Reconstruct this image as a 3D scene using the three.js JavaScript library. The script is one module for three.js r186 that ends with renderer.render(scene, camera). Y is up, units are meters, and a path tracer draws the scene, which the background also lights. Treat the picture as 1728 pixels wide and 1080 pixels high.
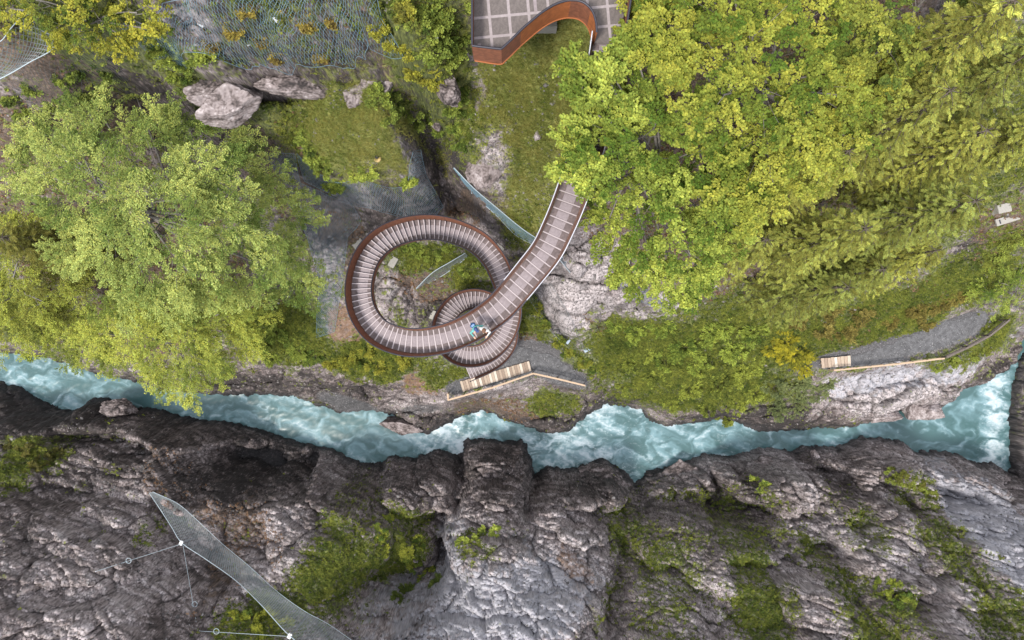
import * as THREE from 'three';
import { mergeGeometries, mergeVertices } from 'three/addons/utils/BufferGeometryUtils.js';
import { MarchingCubes } from 'three/addons/objects/MarchingCubes.js';

// ---------------------------------------------------------------- camera, sky, sun, exposure
// World: metres, y up, river surface at y = 0, north (up the slope) is -z. A drone hovers 66 m above the river and looks straight down.
const CAM_Y = 66, FOCAL = 1150, CX = 864, CY = 540;
const scene = new THREE.Scene();
const camera = new THREE.PerspectiveCamera(2 * Math.atan(CY / FOCAL) * 180 / Math.PI, 1.6, 0.5, 400);
camera.position.set(0, CAM_Y, 0);
camera.up.set(0, 0, -1);
camera.lookAt(0, 0, 0);
scene.add(camera);

{ // overcast sky: thin bright cloud, a little brighter overhead and towards the veiled sun
  const W = 128, H = 64, d = new Float32Array(W * H * 4);
  for (let j = 0; j < H; j++) for (let i = 0; i < W; i++) {
    const el = ((j + 0.5) / H - 0.5) * Math.PI, az = (i + 0.5) / W * 2 * Math.PI;
    const up = Math.max(0, Math.sin(el));
    const puff = 0.06 * Math.sin(3 * az + 2 * Math.sin(4 * el)) * Math.cos(5 * el + az);
    const b = 0.62 * (0.55 + 0.55 * up + puff);
    const o = (j * W + i) * 4;
    d[o] = b * 0.95; d[o + 1] = b * 0.99; d[o + 2] = b * 1.07; d[o + 3] = 1;
  }
  const sky = new THREE.DataTexture(d, W, H, THREE.RGBAFormat, THREE.FloatType);
  sky.mapping = THREE.EquirectangularReflectionMapping; sky.magFilter = THREE.LinearFilter; sky.minFilter = THREE.LinearFilter; sky.needsUpdate = true;
  scene.background = sky; scene.environment = sky;
}
const sun = new THREE.DirectionalLight(new THREE.Color(1.0, 0.95, 0.87), 1.5);
sun.position.set(-30, 85, 34); sun.target.position.set(0, 10, 0);
sun.castShadow = true; sun.shadow.radius = 22; sun.shadow.mapSize.set(2048, 2048);
Object.assign(sun.shadow.camera, { left: -60, right: 60, top: 45, bottom: -45, near: 1, far: 200 });
scene.add(sun, sun.target);

const renderer = new THREE.WebGLRenderer({ antialias: true });
renderer.toneMapping = THREE.LinearToneMapping;
renderer.toneMappingExposure = 3.3;
renderer.shadowMap.enabled = true;

// ---------------------------------------------------------------- helpers
let seed = 20240611;
function rnd() { seed = (seed + 0x6D2B79F5) | 0; let t = Math.imul(seed ^ (seed >>> 15), 1 | seed); t = (t + Math.imul(t ^ (t >>> 7), 61 | t)) ^ t; return ((t ^ (t >>> 14)) >>> 0) / 4294967296; }
const rr = (a, b) => a + (b - a) * rnd();
const clamp = (v, a = 0, b = 1) => v < a ? a : v > b ? b : v;
const sstep = (a, b, v) => { v = clamp((v - a) / (b - a)); return v * v * (3 - 2 * v); };
const mix = (a, b, t) => a + (b - a) * t;
const V = (x, y, z) => new THREE.Vector3(x, y, z);
/** survey point (map column, map row, height) -> world */
const P = (px, py, y) => V((px - CX) * (CAM_Y - y) / FOCAL, y, (py - CY) * (CAM_Y - y) / FOCAL);
const perm = new Uint8Array(512);
{ const p = [...Array(256).keys()]; for (let i = 255; i > 0; i--) { const j = Math.floor(rnd() * (i + 1)); [p[i], p[j]] = [p[j], p[i]]; } for (let i = 0; i < 512; i++) perm[i] = p[i & 255]; }
function gr(h, x, y, z) { h &= 15; const u = h < 8 ? x : y, v = h < 4 ? y : h === 12 || h === 14 ? x : z; return ((h & 1) ? -u : u) + ((h & 2) ? -v : v); }
function noise(x, y, z) {
  const xf = Math.floor(x), yf = Math.floor(y), zf = Math.floor(z), X = xf & 255, Y = yf & 255, Z = zf & 255;
  x -= xf; y -= yf; z -= zf;
  const u = x * x * x * (x * (x * 6 - 15) + 10), v = y * y * y * (y * (y * 6 - 15) + 10), w = z * z * z * (z * (z * 6 - 15) + 10);
  const A = perm[X] + Y, AA = perm[A] + Z, AB = perm[A + 1] + Z, B = perm[X + 1] + Y, BA = perm[B] + Z, BB = perm[B + 1] + Z;
  const l = (a, b, t) => a + t * (b - a);
  return l(l(l(gr(perm[AA], x, y, z), gr(perm[BA], x - 1, y, z), u), l(gr(perm[AB], x, y - 1, z), gr(perm[BB], x - 1, y - 1, z), u), v),
    l(l(gr(perm[AA + 1], x, y, z - 1), gr(perm[BA + 1], x - 1, y, z - 1), u), l(gr(perm[AB + 1], x, y - 1, z - 1), gr(perm[BB + 1], x - 1, y - 1, z - 1), u), v), w);
}
function fbm(x, y, z, o) { let s = 0, a = 0.5; for (let i = 0; i < o; i++) { s += a * noise(x, y, z); x = x * 2.03 + 17.1; y = y * 2.03 + 3.7; z = z * 2.03 + 9.2; a *= 0.5; } return s; }
function ridged(x, y, z, o) { let s = 0, a = 0.5; for (let i = 0; i < o; i++) { s += a * (1 - 2 * Math.abs(noise(x, y, z))); x = x * 2.1 + 5.1; y = y * 2.1 + 1.3; z = z * 2.1 + 7.7; a *= 0.5; } return s; }
/** cell noise: [F1, F2, id] in 3D, one point per cell */
function cells(x, y, z) {
  const xi = Math.floor(x), yi = Math.floor(y), zi = Math.floor(z); let a = 9, b = 9, id = 0, ox = 0, oz = 0;
  for (let k = -1; k < 2; k++) for (let j = -1; j < 2; j++) for (let i = -1; i < 2; i++) {
    const h = perm[(perm[(perm[(xi + i) & 255] + yi + j) & 255] + zi + k) & 255], h2 = perm[h ^ 91], h3 = perm[h ^ 37];
    const dx = i + h / 255 - (x - xi), dy = j + h2 / 255 - (y - yi), dz = k + h3 / 255 - (z - zi), d = dx * dx + dy * dy + dz * dz;
    if (d < a) { b = a; a = d; id = h; ox = dx; oz = dz; } else if (d < b) b = d;
  }
  return [Math.sqrt(a), Math.sqrt(b), id / 255, ox, oz];
}
const names = {};
function numbered(n) { const k = names[n] = (names[n] ?? -1) + 1; return k ? `${n}_${String(k).padStart(3, '0')}` : n; }
function shadow(o) { o.castShadow = true; o.receiveShadow = true; return o; }
function mesh(name, geo, mat, parent) { const m = shadow(new THREE.Mesh(geo, mat)); m.name = parent ? name : numbered(name); (parent || scene).add(m); return m; }
function thing(name, label, category, pos, group) { const g = new THREE.Group(); g.name = numbered(name); if (pos) g.position.copy(pos); g.userData = { label, category }; if (group) g.userData.group = group; scene.add(g); return g; }
function tag(o, label, category, group) { o.userData = { ...o.userData, label, category }; if (group) o.userData.group = group; return o; }
const mats = {};
function mat(key, r, g, b, rough = 0.85, extra = {}) { return mats[key] ??= new THREE.MeshPhysicalMaterial({ color: new THREE.Color().setRGB(r, g, b), roughness: rough, side: THREE.DoubleSide, ...extra }); }
function dataTex(w, h, fn, srgb, repeat) {
  const d = new Uint8Array(w * h * 4), c = [0, 0, 0];
  for (let j = 0; j < h; j++) for (let i = 0; i < w; i++) { fn(i, j, c); const o = (j * w + i) * 4; d[o] = 255 * clamp(c[0]); d[o + 1] = 255 * clamp(c[1]); d[o + 2] = 255 * clamp(c[2]); d[o + 3] = 255; }
  const t = new THREE.DataTexture(d, w, h); t.magFilter = THREE.LinearFilter; t.minFilter = THREE.LinearMipmapLinearFilter; t.generateMipmaps = true;
  if (srgb) t.colorSpace = THREE.SRGBColorSpace;
  if (repeat) { t.wrapS = t.wrapT = THREE.RepeatWrapping; t.repeat.set(...repeat); }
  t.needsUpdate = true; return t;
}
const toS = v => v <= 0.0031308 ? v * 12.92 : 1.055 * Math.pow(v, 1 / 2.4) - 0.055;
function segDist(px, pz, a, b) { const dx = b.x - a.x, dz = b.z - a.z, t = clamp(((px - a.x) * dx + (pz - a.z) * dz) / (dx * dx + dz * dz + 1e-9)); return Math.hypot(px - a.x - dx * t, pz - a.z - dz * t); }
function inPoly(x, z, poly) { let c = false; for (let i = 0, j = poly.length - 1; i < poly.length; j = i++) { const a = poly[i], b = poly[j]; if ((a.z > z) !== (b.z > z) && x < (b.x - a.x) * (z - a.z) / (b.z - a.z) + a.x) c = !c; } return c; }
function polyDist(x, z, poly) { let d = 1e9; for (let i = 0, j = poly.length - 1; i < poly.length; j = i++) d = Math.min(d, segDist(x, z, poly[i], poly[j])); return inPoly(x, z, poly) ? -d : d; }
function box(w, h, d, x = 0, y = 0, z = 0) { const g = new THREE.BoxGeometry(w, h, d); g.translate(x, y, z); return g; }
function tube(points, r, seg = 24, rad = 6) { return new THREE.TubeGeometry(new THREE.CatmullRomCurve3(points, false, 'centripetal'), seg, r, rad, false); }
/** straight or bent bar with a square section through points */
function rod(a, b, r, rad = 6) { const d = b.clone().sub(a), g = new THREE.CylinderGeometry(r, r, d.length(), rad); g.applyQuaternion(new THREE.Quaternion().setFromUnitVectors(V(0, 1, 0), d.clone().normalize())); g.translate((a.x + b.x) / 2, (a.y + b.y) / 2, (a.z + b.z) / 2); return g; }

// ---------------------------------------------------------------- survey of the gorge: spot heights (column, row, height)
const SPOT = [
  // river bed line
  [0, 620, 0.6], [120, 655, .6], [250, 675, .6], [400, 690, .6], [520, 720, .6], [620, 740, .6], [740, 745, .6], [830, 720, .6], [930, 760, .6], [1040, 740, .6], [1150, 750, .6], [1270, 740, .6], [1400, 740, .6], [1540, 730, .6], [1650, 720, .6],
  // north bank just above the water
  [0, 585, 5], [120, 605, 4.5], [250, 625, 4.5], [370, 650, 3], [450, 655, 2.6], [530, 660, 3.4], [575, 682, 1.6], [620, 680, 2.2], [680, 690, 2.6], [720, 715, 2], [770, 690, 3], [850, 695, 3.6], [930, 718, 2.6], [975, 695, 4], [1030, 668, 5], [1100, 690, 4], [1180, 700, 3.4], [1250, 705, 3.2], [1330, 712, 3], [1420, 705, 3.2], [1500, 680, 3.6], [1580, 665, 3.4], [1640, 635, 3.6], [1700, 600, 4],
  // stairs foot, paths and decks
  [770, 650, 8.6], [830, 635, 9], [900, 615, 9.2], [950, 620, 9.3], [985, 640, 9.4], [880, 570, 10], [760, 625, 9], [900, 655, 7.4], [840, 665, 6.6], [960, 660, 7.2], [760, 672, 7.6], [690, 640, 7.8], [640, 650, 6.4], [590, 640, 6.6], [690, 610, 9.6],
  [1390, 612, 6.6], [1440, 605, 6.4], [1510, 590, 6.4], [1580, 575, 6.5], [1650, 545, 6.8], [1720, 500, 7.4], [1470, 630, 5], [1560, 620, 5.2], [1620, 600, 5.2], [1690, 570, 5.6], [1480, 570, 8.4], [1560, 545, 9], [1620, 515, 9.8],
  // west slope below the big beech
  [0, 520, 9], [100, 540, 9.5], [220, 560, 9], [330, 590, 7.5], [430, 600, 8.2], [500, 600, 9.6], [560, 590, 10.4], [0, 430, 14], [100, 440, 14.5], [230, 450, 14.5], [360, 480, 13], [460, 500, 12.5], [530, 480, 14], [575, 450, 15], [570, 540, 12.4],
  [0, 320, 19], [120, 330, 19.5], [260, 340, 19], [380, 370, 18], [480, 360, 18], [540, 390, 17], [590, 385, 16.4], [0, 220, 24], [110, 220, 24], [250, 230, 22], [360, 260, 22.5], [460, 290, 20.4], [500, 330, 19],
  // under the spiral
  [620, 560, 11.4], [660, 500, 13], [700, 450, 14.2], [640, 440, 14.2], [740, 410, 15], [790, 450, 13.6], [700, 550, 11.6], [800, 540, 10.6], [720, 500, 12.2], [860, 470, 13.4], [870, 530, 11.4], [800, 400, 16],
  // green knob, gully, meadow
  [470, 180, 27.4], [480, 240, 25.6], [540, 200, 28.4], [610, 200, 28.6], [680, 215, 27.6], [540, 260, 26.4], [610, 270, 26.2], [680, 270, 25.6], [560, 305, 23.6], [640, 330, 22.6], [690, 310, 23.2], [520, 330, 19], [600, 360, 17.6], [680, 358, 18], [740, 370, 17.4], [760, 340, 18], [750, 290, 20], [725, 240, 22.6], [722, 205, 24.6], [780, 360, 17], [700, 180, 27], [755, 190, 26.4], [770, 160, 28], [770, 250, 24.6],
  [830, 250, 26], [830, 310, 23], [880, 350, 21.5], [830, 370, 19.4], [880, 280, 25], [930, 260, 26], [900, 200, 28], [820, 170, 28.4], [860, 110, 30], [800, 110, 30.2], [930, 110, 30.4], [900, 40, 32.6], [980, 60, 32.4], [1030, 60, 33.4], [980, 170, 29.6], [1060, 140, 31], [850, 0, 34], [960, 0, 34.5],
  // rock slope east of the spiral
  [880, 410, 18.4], [920, 450, 16.6], [960, 420, 19.6], [960, 480, 15.4], [920, 510, 12.6], [960, 560, 11.4], [1000, 530, 13], [1000, 600, 10.4], [1040, 480, 16.8], [1040, 420, 20.4], [1090, 500, 16], [1130, 530, 13.6], [1060, 560, 12.4], [1110, 590, 11], [1050, 640, 8.4], [1130, 650, 7.6], [1200, 620, 8.2], [1200, 560, 11], [1220, 680, 5], [1290, 670, 5.2], [1300, 590, 8.4], [1290, 520, 12], [1380, 540, 10.4], [1200, 480, 15.6], [1020, 340, 23.5], [1100, 380, 22.6], [1200, 380, 20.6],
  [1100, 260, 27], [1250, 260, 25], [1200, 120, 31], [1400, 120, 29.5], [1350, 400, 18.4], [1450, 480, 12.6], [1420, 300, 21.6], [1560, 440, 13.6], [1640, 440, 12.8], [1600, 330, 18], [1690, 370, 16], [1728, 420, 13.4], [1600, 180, 24.5], [1728, 250, 21], [1728, 100, 27], [1600, 0, 31], [1350, 0, 34], [1150, 0, 35], [1860, 300, 19], [1880, 0, 30], [1850, 500, 9],
  // netted crag, upper left
  [60, 150, 27], [150, 150, 26.6], [230, 165, 24.6], [300, 175, 25], [400, 190, 27.6], [330, 150, 28.4], [210, 110, 29], [120, 80, 31], [20, 90, 30], [290, 118, 30.6], [340, 132, 31], [430, 142, 30.8], [500, 128, 31.2], [580, 132, 31.2], [640, 118, 31.6], [700, 140, 30.8], [745, 140, 30.6], [770, 100, 31.4], [600, 160, 28.8], [520, 160, 28.8], [460, 158, 28.6], [300, 60, 33.4], [420, 60, 33.6], [540, 60, 33.6], [640, 60, 33.8], [740, 50, 33.4], [150, 20, 33], [300, 0, 35.4], [450, 0, 35.6], [600, 0, 35.8], [740, 0, 35], [20, 0, 33], [-120, 0, 32], [-120, 200, 24], [-120, 400, 14], [-120, 560, 8],
  [-120, -140, 38], [200, -140, 39.5], [500, -140, 40], [800, -140, 39], [1100, -140, 39.5], [1400, -140, 38.5], [1700, -140, 36], [1950, -140, 34],
  // south wall
  [0, 690, 3], [80, 712, 3.4], [160, 712, 3.6], [230, 715, 4], [330, 735, 5.2], [420, 735, 3.6], [500, 762, 3.4], [560, 790, 3.6], [620, 810, 3.6], [700, 800, 3.4], [760, 810, 3.4], [840, 800, 3.4], [920, 820, 3], [990, 815, 3.4], [1060, 840, 3], [1140, 815, 2.6], [1230, 810, 3.6], [1300, 790, 4.4], [1400, 790, 3], [1460, 770, 3.6], [1540, 790, 3.4], [1640, 800, 3.4], [1700, 830, 4],
  [0, 760, 6.6], [100, 770, 5.2], [200, 770, 5.6], [280, 760, 7.2], [340, 800, 6.4], [400, 775, 1.6], [450, 785, 1.4], [520, 785, 1.8], [400, 815, 6.8], [480, 815, 6.6], [540, 800, 6.4], [600, 840, 6.6], [680, 850, 6.2], [740, 860, 4.6], [800, 850, 5.8], [860, 850, 6.4], [950, 870, 6.2], [1040, 880, 5.8], [1120, 860, 5.4], [1200, 860, 5.2], [1280, 850, 5.8], [1370, 850, 5.8], [1450, 830, 5.6], [1550, 840, 6.4], [1650, 860, 7],
  [60, 880, 10], [180, 880, 9.6], [300, 900, 9], [400, 900, 8.8], [500, 900, 9], [600, 920, 9.4], [690, 930, 8.4], [760, 920, 8.6], [740, 960, 7.4], [690, 1000, 7.8], [620, 1010, 9.4], [850, 920, 9.6], [950, 950, 9.6], [1050, 960, 9.4], [1150, 950, 9.4], [1250, 930, 9], [1350, 930, 9], [1450, 930, 9.6], [1550, 930, 10], [1660, 940, 10.4],
  [60, 1000, 14.4], [180, 1000, 14], [320, 1000, 12.4], [450, 1020, 12.6], [560, 1040, 13], [680, 1050, 12.8], [800, 1010, 12.8], [900, 1030, 13], [1050, 1050, 13], [1200, 1040, 12.8], [1350, 1040, 13], [1500, 1030, 13.4], [1660, 1040, 14], [60, 1110, 18.6], [300, 1120, 18], [550, 1130, 17.4], [800, 1130, 17.4], [1050, 1130, 17], [1300, 1130, 17], [1550, 1130, 17.6], [1720, 1130, 18],
  [-120, 700, 5], [-120, 900, 12], [-120, 1120, 20], [1860, 1120, 19], [1860, 920, 13], [1860, 800, 10], [1738, 690, 2.2], [1790, 690, 8], [1740, 780, 3], [1800, 780, 9], [1745, 620, 2], [1790, 610, 7], [1690, 610, 3.4], [1705, 575, 4], [100, 1240, 24], [500, 1240, 23], [900, 1240, 22.4], [1300, 1240, 22.4], [1700, 1240, 23.4],
].map(a => P(...a));
const rbf = (() => {
  const n = SPOT.length, c2 = 0.8, N = n + 3, A = Array.from({ length: N }, () => new Float64Array(N + 1));
  for (let i = 0; i < n; i++) { for (let j = 0; j < n; j++) A[i][j] = Math.sqrt((SPOT[i].x - SPOT[j].x) ** 2 + (SPOT[i].z - SPOT[j].z) ** 2 + c2); A[i][i] -= 0.05; A[i][n] = A[n][i] = 1; A[i][n + 1] = A[n + 1][i] = SPOT[i].x; A[i][n + 2] = A[n + 2][i] = SPOT[i].z; A[i][N] = SPOT[i].y; }
  for (let k = 0; k < N; k++) {
    let p = k; for (let i = k + 1; i < N; i++) if (Math.abs(A[i][k]) > Math.abs(A[p][k])) p = i;
    [A[k], A[p]] = [A[p], A[k]];
    for (let i = k + 1; i < N; i++) { const f = A[i][k] / A[k][k]; if (f) for (let j = k; j <= N; j++) A[i][j] -= f * A[k][j]; }
  }
  const w = new Float64Array(N);
  for (let k = N - 1; k >= 0; k--) { let s = A[k][N]; for (let j = k + 1; j < N; j++) s -= A[k][j] * w[j]; w[k] = s / A[k][k]; }
  return (x, z) => { let s = w[n] + w[n + 1] * x + w[n + 2] * z; for (let i = 0; i < n; i++) { const p = SPOT[i], dx = x - p.x, dz = z - p.z; s += w[i] * Math.sqrt(dx * dx + dz * dz + c2); } return s; };
})();

// river outline at water level
const RIVER_N = [[-160, 585], [0, 596], [60, 602], [110, 615], [150, 632], [200, 640], [250, 655], [330, 664], [380, 668], [440, 668], [490, 670], [530, 686], [570, 700], [620, 698], [662, 703], [690, 728], [715, 736], [738, 728], [760, 716], [785, 701], [810, 694], [830, 698], [855, 712], [880, 718], [920, 733], [960, 732], [975, 716], [1000, 698], [1030, 684], [1060, 689], [1085, 692], [1100, 713], [1130, 722], [1180, 715], [1215, 707], [1260, 718], [1290, 733], [1330, 728], [1370, 726], [1430, 726], [1455, 720], [1490, 706], [1530, 692], [1560, 698], [1600, 690], [1618, 664], [1655, 650], [1684, 628], [1698, 590], [1710, 555], [1735, 525], [1800, 490]];
const RIVER_S = [[1810, 540], [1750, 565], [1722, 600], [1708, 645], [1703, 700], [1703, 800], [1670, 780], [1621, 778], [1611, 764], [1555, 760], [1538, 762], [1517, 743], [1489, 740], [1447, 738], [1406, 754], [1350, 752], [1336, 762], [1312, 757], [1281, 755], [1232, 771], [1190, 764], [1128, 788], [1091, 793], [1072, 816], [1060, 800], [1039, 785], [1018, 771], [970, 790], [925, 787], [902, 799], [897, 774], [883, 741], [848, 745], [824, 740], [784, 736], [775, 762], [734, 759], [706, 773], [657, 769], [643, 780], [605, 781], [560, 757], [520, 748], [480, 738], [440, 724], [400, 714], [340, 708], [300, 700], [250, 688], [195, 687], [185, 672], [155, 672], [140, 690], [108, 692], [70, 675], [35, 653], [0, 642], [-160, 640]];
const RIVER = [...RIVER_N.map(([a, b]) => P(a, b, 1.2)), ...RIVER_S.map(([a, b]) => P(a, b, 0))];

// terrain grid
const TX0 = -54, TX1 = 54, TZ0 = -25, TZ1 = 34, TNX = 930, TNZ = 780, TDX = (TX1 - TX0) / TNX;
// rows lie closer together where the ground is steep
const ROWS = [[-25, -17, .4], [-17, -10, 2], [-10, 10.5, 1], [10.5, 25, 1.9], [25, 34, .4]], ROWSUM = ROWS.reduce((s, [a, b, w]) => s + (b - a) * w, 0);
function rowOf(z) { let s = 0; for (const [a, b, w] of ROWS) { if (z <= b) return (s + Math.max(0, z - a) * w) / ROWSUM * TNZ; s += (b - a) * w; } return TNZ; }
function zOf(j) { let t = j / TNZ * ROWSUM; for (const [a, b, w] of ROWS) { if (t <= (b - a) * w + 1e-9) return a + t / w; t -= (b - a) * w; } return TZ1; }
const hgt = new Float32Array((TNX + 1) * (TNZ + 1));
function groundAt(x, z) {
  const u = clamp((x - TX0) / TDX, 0, TNX - 1e-3), v = clamp(rowOf(z), 0, TNZ - 1e-3), i = Math.floor(u), j = Math.floor(v), a = u - i, b = v - j, k = j * (TNX + 1) + i;
  return (hgt[k] * (1 - a) + hgt[k + 1] * a) * (1 - b) + (hgt[k + TNX + 1] * (1 - a) + hgt[k + TNX + 2] * a) * b;
}
/** point of the ground at a survey map position */
function G(px, py) {
  let y = 44, ly = y;
  for (; y > -3; y -= 0.12) { const p = P(px, py, y); if (groundAt(p.x, p.z) >= y) break; ly = y; }
  let a = y, b = ly; for (let i = 0; i < 12; i++) { const m = (a + b) / 2, p = P(px, py, m); if (groundAt(p.x, p.z) >= m) a = m; else b = m; }
  return P(px, py, (a + b) / 2);
}
// first pass: smooth shape on a coarse grid, then refined
{
  const CN = 3, nx = TNX / CN, nz = TNZ / CN, c = new Float32Array((nx + 1) * (nz + 1));
  for (let j = 0; j <= nz; j++) for (let i = 0; i <= nx; i++) c[j * (nx + 1) + i] = rbf(TX0 + i * CN * TDX, zOf(j * CN));
  for (let j = 0; j <= TNZ; j++) for (let i = 0; i <= TNX; i++) {
    const u = Math.min(i / CN, nx - 1e-3), v = Math.min(j / CN, nz - 1e-3), a = Math.floor(u), b = Math.floor(v), s = u - a, t = v - b, k = b * (nx + 1) + a;
    hgt[j * (TNX + 1) + i] = (c[k] * (1 - s) + c[k + 1] * s) * (1 - t) + (c[k + nx + 1] * (1 - s) + c[k + nx + 2] * s) * t;
  }
}
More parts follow.
